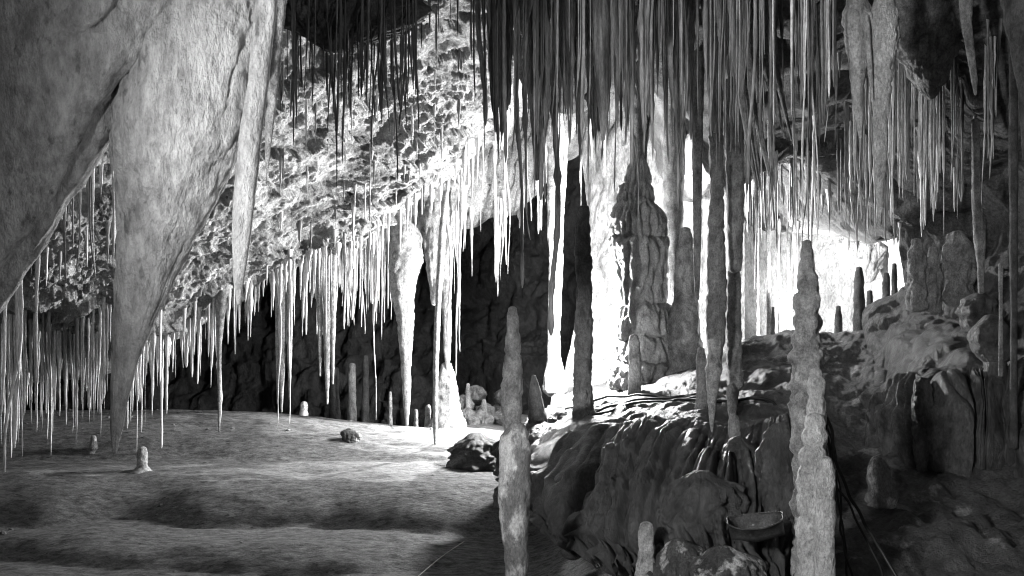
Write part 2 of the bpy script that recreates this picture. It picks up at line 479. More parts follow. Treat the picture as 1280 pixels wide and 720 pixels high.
# alcove back wall
A = PP([[(860, 150, 18.5), (950, 150, 19.5), (1050, 150, 19.2), (1120, 150, 17.5), (1190, 150, 15.5)],
        [(860, 260, 18.5), (950, 260, 19.5), (1050, 260, 18.8), (1120, 260, 17), (1180, 260, 15)],
        [(860, 350, 18.5), (950, 350, 19.5), (1050, 340, 19.2), (1120, 340, 17.5), (1170, 340, 15)],
        [(860, 450, 18), (950, 450, 19), (1050, 450, 19.2), (1120, 450, 17), (1170, 450, 14.5)]])
o = sheet('cave_wall', A, 160, 180, rough_disp(.35, .6, .2, 2.2, .3, 2.2, 23, (1, 1, .6)), M['alcove']); tag(o, None, None, kind='structure')

# shadowed far wall of the hall
FW = PP([[(60, 120, 24), (300, 120, 24.5), (520, 120, 24), (760, 120, 22)], [(60, 300, 24.5), (300, 300, 25), (520, 300, 24.5), (760, 300, 22)],
         [(60, 430, 23.5), (300, 430, 24.2), (520, 430, 23.4), (760, 430, 21.5)], [(60, 580, 22), (300, 560, 22.5), (520, 560, 21.5), (760, 560, 20)]])
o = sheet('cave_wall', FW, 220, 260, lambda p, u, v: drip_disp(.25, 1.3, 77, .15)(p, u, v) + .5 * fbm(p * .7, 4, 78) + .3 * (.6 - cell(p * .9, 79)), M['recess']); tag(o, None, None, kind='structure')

# right-hand wall
RW = PP([[(1110, -200, 10.5), (1180, -200, 9.6), (1290, -200, 8.6), (1500, -200, 6), (1900, -200, 3)],
         [(1118, 60, 11.4), (1180, 60, 10.6), (1290, 60, 9.6), (1500, 60, 7), (1900, 60, 3.5)],
         [(1128, 200, 12.2), (1190, 200, 11.2), (1290, 200, 10.2), (1500, 200, 7.5), (1900, 200, 3.7)],
         [(1135, 300, 12.6), (1195, 300, 11.8), (1290, 300, 10.8), (1500, 300, 8), (1900, 300, 4)],
         [(1130, 400, 12.4), (1200, 410, 11.4), (1290, 430, 10.4), (1500, 450, 8), (1900, 460, 4)],
         [(1120, 560, 11), (1200, 560, 10.4), (1290, 580, 9.6), (1500, 600, 7.6), (1900, 700, 4)]])
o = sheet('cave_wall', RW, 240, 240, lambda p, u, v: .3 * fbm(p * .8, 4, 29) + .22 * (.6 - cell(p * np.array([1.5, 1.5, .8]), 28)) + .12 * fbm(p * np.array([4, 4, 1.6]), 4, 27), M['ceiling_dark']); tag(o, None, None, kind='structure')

# floor of silt: heightfield with level terraces
def floor_h(x, y):
    z = np.zeros_like(x)
    wv = .35 * np.sin(x * .35 + 1) + .5 * vn(np.stack([x * .3, y * .3, x * 0], -1), 5)
    yy = y + wv + .12 * x
    def sm(a, b, t):
        k = np.clip((t - a) / (b - a), 0, 1); return k * k * (3 - 2 * k)
    left = 1 - sm(.0, 1.4, x)
    def roll(foot, L, t):          # steep at the foot, rolling over to level
        k = np.clip((t - foot) / L, 0, 1); return 1 - (1 - k) ** 3.0
    n1 = .35 * vn(np.stack([x * .45, y * .1, x * 0], -1), 6); n2 = .22 * vn(np.stack([x * .8, y * .1, x * 0], -1), 7)
    fade = 1 - .85 * sm(-2.2, .2, x)
    z += left * (-.52 + .20 * fade * roll(9.6, .9, y + n1 + .1 * x) + (.14 * (1 - fade) + .02) * sm(9, 12, y) + .48 * roll(11.1, 1.4, y + n2 + .05 * x))
    h3 = .24 + .34 * (1 - sm(-5.5, -1.2, x))
    z += (1 - sm(1.0, 3.0, x)) * h3 * roll(13.9, 2.0, y + .7 * n2 + .25 * n1)
    z -= (1 - sm(-2.2, -.9, x)) * 1.0 * sm(16.6, 19.5, y)
    z += .05 * fbm(np.stack([x * .6, y * 1.5, x * 0], -1), 4, 41) + .035 * fbm(np.stack([x * 2.2, y * 4.5, x * 0], -1), 4, 42)
    return z
nx, ny = 560, 620
xs = np.linspace(-16, 18, nx); ysf = -7 + 36 * np.linspace(0, 1, ny) ** 1.05
XX, YY = np.meshgrid(xs, ysf)
ZZ = floor_h(XX.ravel(), YY.ravel()).reshape(ny, nx)
G = np.stack([XX, YY, ZZ], -1)
o = mesh_obj('cave_floor', G.reshape(-1, 3), grid_quads(ny, nx), M['floor']); tag(o, None, None, kind='structure')
H = G[::4, ::4]; q = grid_quads(H.shape[0], H.shape[1])
GRND.append(BVHTree.FromPolygons([tuple(v) for v in H.reshape(-1, 3)], [tuple(int(k) for k in f) for f in q]))

def slope_d(p, u, v):
    steep = np.exp(-((v - .58) / .16) ** 2)
    wv = fbm(np.stack([u * 8, v * 3, u * 0], -1), 3, 34)
    dome = .55 - cell(p * np.array([1.6, 1.6, 1.3]), 35)
    dome2 = .55 - cell(p * np.array([4.2, 4.2, 3.2]), 36)
    right = np.clip((u - .45) / .3, 0, 1)
    return .10 * fbm(p * .9, 3, 31) + .08 * fbm(p * 3.2, 4, 32) + .04 * fbm(p * 9, 3, 33) + right * steep * (.13 * lobes(u * 16 + wv) + .3 * dome) + .10 * dome2 * (.35 + right)
# right-hand slope rising to the alcove
R = PP([
    [(900, 800, 6.2), (980, 800, 6.2), (1060, 800, 6.2), (1150, 800, 6.2), (1260, 790, 6.3), (1420, 790, 6.3)],
    [(890, 720, 7), (970, 700, 7.2), (1060, 690, 7.3), (1150, 680, 7.3), (1270, 690, 7.3), (1420, 690, 7.3)],
    [(890, 640, 8.3), (970, 620, 8.6), (1060, 605, 8.8), (1150, 615, 8.6), (1270, 620, 8.4), (1420, 600, 8.4)],
    [(900, 560, 9.6), (970, 550, 9.8), (1060, 550, 10), (1150, 545, 9.9), (1270, 520, 9.6), (1420, 480, 9.4)],
    [(910, 480, 11), (980, 475, 11.2), (1060, 470, 11.3), (1130, 455, 11), (1250, 400, 10.6), (1420, 330, 10.3)],
    [(920, 425, 12.2), (980, 416, 12.4), (1060, 415, 12.4), (1124, 411, 12.1), (1152, 372, 11.6), (1420, 230, 11)],
    [(925, 434, 13.6), (990, 436, 14), (1060, 432, 14), (1130, 424, 14), (1200, 360, 13), (1420, 150, 12)],
    [(930, 440, 19.5), (1000, 440, 19.7), (1080, 440, 19.7), (1150, 400, 19), (1250, 300, 18), (1420, 100, 17)]])
o = sheet('rock_slope', R, 320, 340, slope_d, M['slope'], bvh=GRND); tag(o, None, None, kind='structure')

# flowstone mound in the middle
Mn = PP([
    [(652, 640, 11.5), (685, 668, 9.7), (745, 715, 8.1), (820, 760, 7.1), (900, 790, 6.5), (990, 790, 6.5)],
    [(656, 610, 11.7), (690, 650, 9.9), (748, 690, 8.3), (825, 720, 7.5), (905, 730, 7.0), (990, 720, 7.1)],
    [(660, 565, 11.9), (700, 600, 10.2), (750, 630, 8.6), (830, 640, 8.0), (910, 650, 7.6), (990, 620, 7.9)],
    [(668, 535, 12.2), (712, 548, 10.7), (765, 548, 9.3), (840, 548, 8.8), (915, 570, 8.5), (990, 540, 8.8)],
    [(678, 518, 13), (725, 517, 12), (790, 516, 10.6), (860, 508, 10.3), (930, 500, 10.2), (995, 480, 10.4)],
    [(690, 500, 14.5), (740, 495, 14), (810, 482, 13.0), (870, 468, 12.6), (935, 450, 12), (1000, 440, 12)],
    [(700, 478, 17.5), (760, 470, 17.5), (830, 460, 17), (890, 450, 16), (940, 430, 15), (1000, 428, 15)]])
def mound_d(p, u, v):
    wv = fbm(np.stack([u * 7, v * 2.2, u * 0], -1), 3, 51)
    t = u * 15 + wv * 2.0
    front = np.clip(1 - (v - .34) / .24, 0, 1)
    lump = .62 - cell(p * np.array([2.6, 2.6, 1.4]), 53)
    return front * (.30 * lobes(t) + .13 * lobes(t * 2.6 + wv * 2)) + .10 * lump + .08 * fbm(p * 1.5, 3, 52) + .06 * fbm(p * 5, 4, 54)
o = sheet('flowstone_mound', Mn, 280, 360, mound_d, M['mud'], bvh=GRND)
tag(o, "broad dark muddy flowstone mound with fluted front face in the middle of the cave", "flowstone")

# ------------------------------------------------------------------ big formations
G_DRAPE = None
def thing(name, label, cat, rows, Y, mat, group=None, **k):
    o = body(name, rows, Y, M[mat], **k); return tag(o, label, cat, group)

thing('calcite_drapery', "huge grey folded drapery filling the upper left corner", 'drapery',
      [(-160, -520, 420), (0, -520, 262), (60, -520, 214), (100, -515, 188), (150, -510, 153), (230, -500, 98), (300, -480, 52), (370, -470, 2), (450, -460, -60), (560, -440, -200)],
      4.05, 'drapery', seg=300, ring=240, depth=.30, amp=.05, freq=1.6, zf=.35, flutes=10, fl_amp=.07, seed=3, detail=.012, pop=.010, base='top')
thing('stalactite', "giant pale grey cone-shaped stalactite tapering to a point above the floor", 'stalactite',
      [(-160, 175, 350), (0, 178, 337), (80, 160, 331), (150, 146, 312), (200, 147, 292), (250, 147, 268), (300, 146, 240), (350, 145, 215), (400, 142, 192), (450, 140, 172), (500, 138, 160), (540, 138, 152), (566, 140, 146)],
      4.08, 'drapery', seg=220, ring=300, depth=.6, amp=.07, freq=4, zf=.5, flutes=5, fl_amp=.06, seed=5, detail=.07, pop=.05, base='top')
thing('stalactite', "thin smooth stalactite hugging the right side of the giant cone", 'stalactite',
      [(-160, 320, 352), (0, 320, 346), (100, 311, 336), (170, 299, 327), (250, 291, 319), (300, 290, 312), (350, 292, 305), (380, 296, 300)],
      3.82, 'drapery', seg=48, ring=110, depth=.8, amp=.10, freq=6, zf=.4, seed=8, detail=.05, pop=.05, base='top')
thing('stalactite', "shadowed slim stalactite just right of the giant cone, cut off by the picture top", 'stalactite',
      [(-160, 338, 364), (0, 340, 359), (60, 335, 351), (120, 332, 346), (200, 331, 337), (216, 333, 335)],
      4.15, 'column', seg=40, ring=90, depth=.8, amp=.10, freq=6, zf=.4, seed=9, base='top')

# forked stalactites upper right
r = empty('stalactite', P(1090, 0, 7.2)); tag(r, "fat pale two-pronged stalactite with bulging shoulders at upper right", 'stalactite')
body('prong', [(-90, 1062, 1082), (-5, 1062, 1082), (8, 1058, 1086), (22, 1054, 1089), (50, 1056, 1089), (80, 1062, 1084), (110, 1065, 1079), (150, 1070, 1078), (172, 1074, 1077)], 7.1, M['forked'], r, seg=70, ring=120, amp=.16, freq=8, knob=.25, knob_f=5, detail=.14, seed=12, base='top')
body('prong', [(-90, 1096, 1116), (-2, 1094, 1116), (12, 1089, 1120), (28, 1087, 1122), (60, 1088, 1119), (100, 1090, 1113), (150, 1092, 1110), (200, 1094, 1107), (250, 1096, 1104), (280, 1098, 1102)], 7.05, M['forked'], r, seg=70, ring=140, amp=.18, freq=9, knob=.25, knob_f=5, detail=.14, seed=13, base='top')
body('prong', [(20, 1076, 1086), (60, 1082, 1089), (100, 1086, 1091), (125, 1090, 1092)], 7.0, M['forked'], r, seg=18, ring=40, amp=.10, freq=9, seed=14, base='top')
for a, lab in (([(-90, 1010, 1024), (0, 1009, 1019), (80, 1010, 1017), (140, 1010, 1014), (170, 1011, 1013)], "thick whitish icicle stalactite at top, left of a pair"),
               ([(-90, 1025, 1042), (0, 1026, 1039), (80, 1027, 1036), (130, 1027, 1032), (155, 1028, 1030)], "thick whitish icicle stalactite at top, right of a pair")):
    thing('stalactite', lab, 'stalactite', a, 7.7, 'straw_pale', seg=26, ring=90, amp=.14, freq=12, seed=len(lab), base='top')
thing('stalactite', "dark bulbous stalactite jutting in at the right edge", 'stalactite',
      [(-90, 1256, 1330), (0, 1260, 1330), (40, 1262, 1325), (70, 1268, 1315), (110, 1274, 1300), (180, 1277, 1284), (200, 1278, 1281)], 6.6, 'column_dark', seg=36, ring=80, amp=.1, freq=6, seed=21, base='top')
thing('flowstone_pendant', "lumpy grey rock pendant between the forked stalactite and the right edge", 'stalactite',
      [(-60, 1110, 1225), (10, 1122, 1204), (45, 1128, 1192), (75, 1134, 1186), (100, 1142, 1180), (114, 1150, 1174), (122, 1158, 1168)], 8.9, 'column', seg=120, ring=130, amp=.30, freq=5, zf=.7, knob=.4, knob_f=5, flutes=7, fl_amp=.22, seed=22, detail=.2, base='top')
thing('stalactite', "short dim stalactite leaning beside the rock pendant at upper right", 'stalactite',
      [(-20, 1196, 1216), (30, 1202, 1214), (60, 1208, 1218), (100, 1214, 1222), (118, 1218, 1221)], 8.2, 'column', seg=26, ring=60, amp=.12, freq=7, seed=23, base='top')
thing('rock_pendant', "dark ragged rock pendant bristling with straws beside the giant cone", 'stalactite',
      [(-160, 345, 535), (-30, 350, 524), (10, 354, 515), (30, 362, 500), (46, 380, 470), (56, 400, 440)], 6.6, 'column_dark', seg=160, ring=110, depth=.6, amp=.25, freq=6, zf=.8, flutes=23, fl_amp=.22, knob=.3, knob_f=5, seed=24, detail=.18, base='top')
# slanting curtains right of centre
for i, (xa, ya, xb, yb, wd) in enumerate([(926, 110, 945, 232, 8), (936, 120, 951, 238, 9), (944, 130, 962, 220, 10), (955, 70, 982, 172, 11), (931, 60, 942, 190, 8), (966, 60, 990, 175, 9), (950, 10, 964, 120, 8)]):
    t = np.linspace(0, 1, 7)
    rows = [(ya - 130, xa - 8 - wd, xa - 8 + wd), (ya - 50, xa - 4 - wd * .8, xa - 4 + wd * .8)] + [(ya + (yb - ya) * k, xa + (xb - xa) * k ** 1.2 - wd * .5 * (1 - .75 * k), xa + (xb - xa) * k ** 1.2 + wd * .5 * (1 - .75 * k)) for k in t]
    thing('curtain_stalactite', None, 'stalactite', rows, 8.2 + .12 * i, 'column', seg=22, ring=60, amp=.14, freq=7, depth=2.2, seed=60 + i, base='top')
CURT = [o for o in COL.objects if o.name.startswith('curtain_stalactite')]
for o, lab in zip(CURT, ["thin wavy grey curtain, lowest-left of the slanting folds above the bright alcove", "wavy grey curtain with long slanting edge just right of the lowest-left fold",
                         "broad wavy curtain ending bluntly over the left end of the alcove", "wide leaf-like slanting curtain ending in a knob above the tall pale stalagmite",
                         "narrow slanting curtain high behind the wavy folds left of the alcove", "slim curtain right of the leaf-like one, reaching the same depth",
                         "short slanting curtain highest up, near the top edge above the folds"]):
    tag(o, lab, 'stalactite', 'slanting wavy curtains')

# columns and stalagmites
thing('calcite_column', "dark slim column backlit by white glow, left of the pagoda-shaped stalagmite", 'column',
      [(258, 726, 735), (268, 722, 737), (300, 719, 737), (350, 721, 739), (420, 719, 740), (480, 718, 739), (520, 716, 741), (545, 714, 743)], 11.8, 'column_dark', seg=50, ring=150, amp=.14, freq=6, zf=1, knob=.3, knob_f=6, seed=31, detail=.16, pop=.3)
thing('stalactite', "dazzling white lumpy stalactite column lit beside the dark slim column", 'stalactite',
      [(130, 682, 704), (200, 685, 704), (260, 685, 706), (330, 686, 703), (400, 685, 701), (445, 685, 700), (490, 678, 710)], 15.4, 'pale', seg=40, ring=100, amp=.15, freq=7, flutes=6, fl_amp=.1, seed=32, base='top')
r = empty('stalagmite', P(806, 470, 13.9)); tag(r, "massive tiered stalagmite shaped like a pagoda", 'stalagmite')
kw = dict(seg=140, ring=90, depth=.95, freq=4, zf=.3, detail=.09, pop=.07, ragged=.42, warp=1.3)
body('shaft', [(210, 790, 806), (260, 782, 816), (300, 776, 826), (370, 778, 830), (420, 778, 836), (478, 776, 843)], 13.9, M['pagoda'], r, amp=.12, flutes=11, fl_amp=.12, seed=41, seg=80, ring=90, freq=4, detail=.05, pop=.06)
body('crown', [(196, 793, 804), (209, 786, 810), (224, 783, 812), (229, 785, 810), (233, 776, 814), (254, 772, 816), (260, 774, 814), (266, 776, 812)], 13.9, M['pagoda'], r, amp=.16, knob=.30, knob_f=7, flutes=19, fl_amp=.2, seed=42, **{**kw, 'ring': 80})
body('drip_skirt', [(250, 784, 806), (257, 774, 818), (266, 768, 826), (280, 764, 830), (298, 764, 831), (303, 774, 822)], 13.9, M['pagoda'], r, amp=.10, flutes=26, fl_amp=.24, seed=43, **kw)
body('drip_skirt', [(296, 774, 824), (304, 766, 832), (330, 768, 831), (360, 771, 830), (378, 772, 830), (382, 786, 820)], 13.9, M['pagoda'], r, amp=.10, flutes=17, fl_amp=.34, seed=44, **kw)
body('drip_skirt', [(374, 788, 818), (386, 774, 834), (400, 771, 839), (418, 772, 840), (423, 788, 826)], 13.9, M['pagoda'], r, amp=.10, flutes=14, fl_amp=.26, seed=45, **kw)
body('drip_skirt', [(416, 788, 830), (426, 778, 844), (440, 775, 847), (450, 776, 846), (455, 792, 830)], 13.9, M['pagoda'], r, amp=.10, flutes=17, fl_amp=.22, seed=46, **kw)
body('drip_skirt', [(448, 782, 836), (456, 768, 847), (474, 765, 848), (481, 770, 844), (486, 782, 836)], 13.9, M['pagoda'], r, amp=.10, flutes=13, fl_amp=.26, seed=47, **kw)
thing('stalactite', "fluted grey hanging column pointing down onto the pagoda-shaped stalagmite's crown", 'stalactite',
      [(-60, 776, 822), (60, 780, 818), (130, 784, 813), (170, 788, 810), (206, 792, 807)], 13.9, 'column', seg=60, ring=100, amp=.10, freq=4, zf=.3, flutes=8, fl_amp=.25, warp=.5, seed=40, base='top')
thing('stalagmite', "slim pale grey stalagmite standing in front of the pagoda-shaped one", 'stalagmite',
      [(420, 788, 797), (428, 786, 800), (460, 786, 801), (490, 785, 801), (500, 783, 803)], 12.2, 'column', seg=26, ring=50, amp=.14, freq=8, zf=1, seed=48)
thing('calcite_column', "tall smooth grey column running from the ceiling just right of the pagoda", 'column',
      [(-40, 826, 862), (60, 828, 858), (150, 830, 856), (260, 829, 854), (300, 829, 852), (380, 830, 853), (470, 828, 856)], 14.6, 'column', seg=44, ring=120, amp=.06, freq=4, flutes=5, fl_amp=.06, seed=49)
thing('stalagmite', "knobbly grey stalagmite against the smooth column right of the pagoda", 'stalagmite',
      [(286, 852, 862), (300, 848, 866), (330, 846, 868), (370, 844, 868), (395, 836, 872), (420, 834, 876), (460, 836, 874), (480, 832, 878)], 13.6, 'column', seg=50, ring=80, amp=.13, freq=5, knob=.25, knob_f=5, flutes=9, fl_amp=.12, seed=50)
thing('calcite_column', "long straight grey hanging column between the pagoda and the knobbly grey column", 'stalactite',
      [(-60, 862, 884), (100, 864, 880), (250, 866, 877), (330, 867, 876), (374, 869, 874)], 10.2, 'column', seg=26, ring=110, amp=.08, freq=7, seed=51, base='top')
thing('calcite_column', "grey column turning knobbly low down, reaching from ceiling to the mound", 'column',
      [(-60, 884, 910), (120, 886, 904), (240, 888, 904), (300, 885, 905), (360, 884, 907), (420, 883, 906), (455, 886, 902)], 10.4, 'column', seg=40, ring=130, amp=.10, freq=6, zf=.8, knob=.14, knob_f=6, seed=52, stack=(20, .16))
thing('calcite_column', "wide hanging grey column ending above a rounded stalagmite, left of the glowing alcove", 'stalactite',
      [(-60, 900, 930), (120, 904, 930), (220, 908, 930), (280, 909, 929), (338, 911, 926)], 10.8, 'column', seg=32, ring=100, amp=.07, freq=6, seed=53, base='top')
thing('stalagmite', "blunt grey pillar stalagmite directly left of the glowing alcove", 'stalagmite',
      [(336, 911, 922), (350, 909, 926), (400, 909, 926), (440, 908, 927), (470, 910, 928), (500, 908, 930)], 10.9, 'column', seg=30, ring=80, amp=.10, freq=7, zf=1, knob=.12, knob_f=6, seed=54, stack=(18, .16))
thing('stalactite', "pale spear-shaped stalactite tip pointing down at the muddy mound", 'stalactite',
      [(425, 886, 901), (450, 884, 902), (462, 881, 903), (480, 883, 899), (505, 885, 895), (530, 887, 892), (540, 889, 891)], 8.6, 'pale', seg=28, ring=70, amp=.12, freq=9, seed=55, base='top')
thing('stalagmite', "small grey stalagmite half hidden behind the spear-shaped tip", 'stalagmite',
      [(436, 872, 880), (450, 870, 883), (490, 871, 883), (512, 869, 885)], 10.0, 'column', seg=24, ring=40, amp=.14, freq=9, seed=56)
thing('stalagmite', "small knob-topped stalagmite right of the spear-shaped tip, by the cables", 'stalagmite',
      [(480, 911, 919), (488, 908, 923), (505, 909, 922), (525, 911, 921)], 9.6, 'column', seg=24, ring=40, amp=.14, freq=9, knob=.2, seed=57)
thing('stalagmite', "small pale-headed stalagmite on the mound's right shoulder", 'stalagmite',
      [(520, 913, 922), (528, 911, 925), (545, 911, 925), (560, 913, 923), (590, 912, 926)], 8.4, 'column', seg=24, ring=40, amp=.14, freq=9, knob=.2, seed=58)

r = empty('stalagmite', P(645, 760, 6.8)); tag(r, "foreground stalagmite with a narrow shaft above a wider blotchy base", 'stalagmite')
body('shaft', [(385, 636, 645), (400, 634, 648), (440, 631, 651), (480, 628, 653), (520, 628, 651), (545, 631, 648), (575, 631, 648)], 6.85, M['column'], r, seg=44, ring=90, amp=.09, freq=8, zf=.8, knob=.12, knob_f=7, seed=61, stack=(26, .18))
body('lower_trunk', [(530, 638, 654), (545, 627, 661), (570, 624, 662), (630, 624, 661), (660, 627, 660), (690, 630, 660), (720, 632, 659), (770, 630, 662)], 6.8, M['patch'], r, seg=52, ring=110, amp=.12, freq=8, zf=.5, flutes=6, fl_amp=.07, seed=62)
thing('stalagmite', "dark conical stalagmite rising at the mound's left end behind the foreground one", 'stalagmite',
      [(470, 664, 670), (490, 661, 676), (520, 661, 683), (545, 660, 686), (570, 656, 690)], 12.0, 'column_dark', seg=34, ring=60, amp=.14, freq=6, seed=63)

r = empty('stalagmite', P(1012, 775, 6.5)); tag(r, "tall pale knobbly stalagmite cluster in the right foreground", 'stalagmite')
body('shaft', [(302, 1004, 1014), (312, 1002, 1016), (330, 998, 1017), (360, 996, 1021), (420, 994, 1025), (463, 991, 1026), (520, 990, 1022), (600, 993, 1020), (780, 992, 1022)], 6.5, M['mottled'], r, seg=60, ring=170, amp=.2, freq=9, zf=1, knob=.40, knob_f=8, seed=71, detail=.18, pop=.26, stack=(24, .24))
body('side_pillar', [(463, 1013, 1026), (475, 1011, 1030), (510, 1010, 1031), (560, 1009, 1031), (620, 1008, 1031)], 6.26, M['forked'], r, seg=36, ring=70, amp=.12, freq=9, knob=.2, knob_f=7, seed=72, detail=.14, pop=.10, stack=(30, .34))
body('side_pillar', [(520, 1010, 1026), (532, 1005, 1032), (580, 1001, 1032), (640, 998, 1030), (780, 996, 1030)], 6.16, M['forked'], r, seg=40, ring=90, amp=.14, freq=8, knob=.28, knob_f=6, seed=73, detail=.16, pop=.14, stack=(36, .34))
body('side_pillar', [(573, 1023, 1038), (584, 1019, 1043), (640, 1020, 1043), (700, 1020, 1042), (780, 1018, 1044)], 6.06, M['forked'], r, seg=36, ring=70, amp=.10, freq=9, knob=.12, knob_f=6, seed=74, detail=.12, pop=.10, stack=(52, .22))

def boulder(name, label, cat, px, py, w, h, Y, mat, seed, group=None, amp=.28, knob=.35, parent=None, depth=.9):
    r0 = random.Random(seed); j = lambda: r0.uniform(.82, 1.14)
    rows = [(py - h / 2, px - w * .22 * j(), px + w * .12 * j()), (py - h * .4, px - w * .36 * j(), px + w * .34 * j()), (py - h * .2, px - w * .46 * j(), px + w * .46 * j()), (py, px - w * .5 * j(), px + w * .5 * j()), (py + h * .25, px - w * .48, px + w * .48), (py + h * .5, px - w * .42, px + w * .42)]
    o = body(name, rows, Y, M[mat], parent, seg=80, ring=70, amp=amp, freq=4 * 40 / max(w, 12) * .35 + 2, zf=.9, knob=knob, knob_f=4, seed=seed, depth=depth, detail=.22, pop=.10, flutes=6 + seed % 5, fl_amp=.24)
    return tag(o, label, cat, group) if parent is None else o
boulder('flowstone_boulder', "dark rounded flowstone boss at the left foot of the tall pale stalagmite", 'boulder', 978, 592, 58, 120, 7.3, 'mud', 81, knob=.2)
boulder('flowstone_boulder', "big dark dome of flowstone right above the metal trough's left", 'boulder', 880, 640, 100, 90, 7.4, 'mud', 82, knob=.2)
boulder('flowstone_boulder', "low dark rounded rock bulging from the mound under the spear-shaped tip", 'boulder', 925, 590, 60, 80, 8.2, 'mud', 83, knob=.25)

# right-hand flowstone
CS = PP([[(1085, 380, 12.2), (1130, 362, 11.8), (1180, 350, 11.4), (1230, 345, 11), (1290, 330, 10.4), (1360, 320, 9.8)],
         [(1085, 425, 11.9), (1130, 415, 11.2), (1180, 405, 10.8), (1230, 400, 10.3), (1290, 395, 9.7), (1360, 390, 9.2)],
         [(1090, 475, 11.2), (1130, 465, 10.4), (1180, 455, 9.9), (1230, 455, 9.6), (1290, 450, 9.2), (1360, 450, 8.8)],
         [(1095, 510, 10.6), (1130, 508, 9.9), (1180, 500, 9.3), (1230, 505, 9.2), (1290, 500, 8.9), (1360, 500, 8.5)],
         [(1098, 560, 10.1), (1130, 570, 9.7), (1180, 585, 9.2), (1230, 580, 9.1), (1290, 590, 8.8), (1360, 590, 8.4)],
         [(1100, 590, 10.2), (1130, 600, 10.0), (1180, 618, 9.8), (1230, 615, 9.7), (1290, 620, 9.5), (1360, 620, 9.0)]])
def casc(p, u, v):
    wv = fbm(np.stack([u * 6, v * 2.4, u * 0], -1), 3, 94)
    low = np.clip((v - .42) / .15, 0, 1)
    t = u * 11 + wv * 1.6
    lob = lobes(t) + .4 * lobes(t * 2.3 + wv * 2)
    dome = .6 - cell(p * np.array([2.1, 2.1, 1.7]), 95); d2 = .6 - cell(p * 5.5, 96)
    return low * .26 * (lob - .4) + (1 - .5 * low) * .20 * dome + .04 * d2 + .12 * fbm(p * 1.8, 3, 97) + .025 * fbm(p * 6, 3, 98)
o = sheet('flowstone_cascade', CS, 260, 300, casc, M['flow'])
tag(o, "lumpy grey flowstone cascade with fluted hanging lobes covering the right wall", "flowstone")
for i, (a, b, x0, x1, lab) in enumerate([(505, 588, 1143, 1163, "narrow hanging flowstone lobe at the left of the row on the right wall"), (508, 594, 1170, 1198, "widest hanging flowstone lobe in the row on the right wall"), (515, 586, 1202, 1226, "stubby hanging flowstone lobe at the right of the row on the right wall")]):
    m = (x0 + x1) / 2
    thing('drip_lobe', lab, 'stalactite', [(a - 30, x0 + 2, x1 - 2), (a, x0 - 1, x1 + 1), ((a + b) / 2, x0, x1), (b - 12, x0 + 2, x1 - 4), (b, m - 5, m + 4)], 9.15 + .05 * i, 'flow', 'hanging lobes of the right flowstone', seg=70, ring=90, amp=.25, freq=5, zf=.4, flutes=4 + i, fl_amp=.2, seed=92 + i, detail=.16, knob=.2, base='top')
r = empty('stalagmite', P(1245, 540, 9.2)); tag(r, "grey mushroom-headed stalagmite against the right wall", 'stalagmite')
body('head', [(398, 1228, 1250), (408, 1219, 1259), (425, 1216, 1263), (440, 1219, 1262), (450, 1228, 1260)], 9.2, M['flow'], r, seg=56, ring=46, amp=.10, freq=5, zf=.9, knob=.2, knob_f=5, seed=101)
body('stem', [(436, 1230, 1258), (470, 1232, 1258), (520, 1230, 1257), (560, 1224, 1262)], 9.2, M['flow'], r, seg=44, ring=60, amp=.10, freq=5, flutes=7, fl_amp=.10, seed=102)
boulder('boulder', "rough pale boulder perched just above the mushroom-headed stalagmite", 'boulder', 1228, 392, 50, 44, 9.9, 'flow', 103)
thing('stalagmite', "hunched double-knob stalagmite on the slope right of the cables", 'stalagmite',
      [(572, 1090, 1102), (582, 1086, 1108), (600, 1084, 1112), (615, 1086, 1116), (632, 1082, 1122)], 8.3, 'patch', seg=50, ring=70, amp=.3, freq=8, knob=.6, knob_f=6, seed=104, detail=.2)
for i, (px, a, b, w_, lab) in enumerate([(1146, 300, 372, 20, "leftmost blunt grey stump standing along the right wall ledge"), (1166, 310, 376, 16, "narrow grey stump second along the right wall ledge"), (1198, 292, 380, 34, "broad grey lumpy stump on the right wall ledge")]):
    thing('stalagmite', lab, 'stalagmite', [(a, px - w_ * .25, px + w_ * .25), (a + 15, px - w_ * .42, px + w_ * .42), ((a + b) / 2, px - w_ * .5, px + w_ * .5), (b + 14, px - w_ * .5, px + w_ * .5)], 10.9, 'column', 'stumps along the right wall ledge', seg=70, ring=80, amp=.3, freq=5, knob=.5, knob_f=5, detail=.25, flutes=5, fl_amp=.2, seed=110 + i)
for i, (x0, x1, a, b, lab) in enumerate([(1262, 1272, 250, 560, "tall thin dark pillar nearest the right edge"), (1248, 1254, 330, 470, "thin pale rod-like stalactite left of the dark right-edge pillar")]):
    thing('calcite_column', lab, 'column', [(a - 300 * (i == 0), x0, x1), (a, x0, x1), ((a + b) / 2, x0 + 1, x1 - 1), (b, x0, x1)], 8.6, 'column' if i else 'column_dark', seg=20, ring=80, amp=.15, freq=9, seed=115 + i)
thing('stalactite', "pale clubbed stalactite ending above the boulder on the right wall", 'stalactite', [(150, 1214, 1224), (260, 1216, 1226), (300, 1218, 1232), (330, 1222, 1230), (366, 1223, 1230)], 9.6, 'column', seg=24, ring=70, amp=.14, freq=8, seed=118, base='top')

thing('rock_pendant', "bright ribbed rock hanging deep inside the glowing alcove, right of the tall pale stalagmite", 'stalactite',
      [(150, 1015, 1135), (230, 1028, 1125), (280, 1034, 1115), (310, 1044, 1108), (335, 1060, 1100), (350, 1074, 1092)], 17.9, 'white_wall', seg=120, ring=110, depth=.5, amp=.25, freq=2.2, zf=.7, flutes=13, fl_amp=.25, knob=.3, seed=119, detail=.14, base='top')
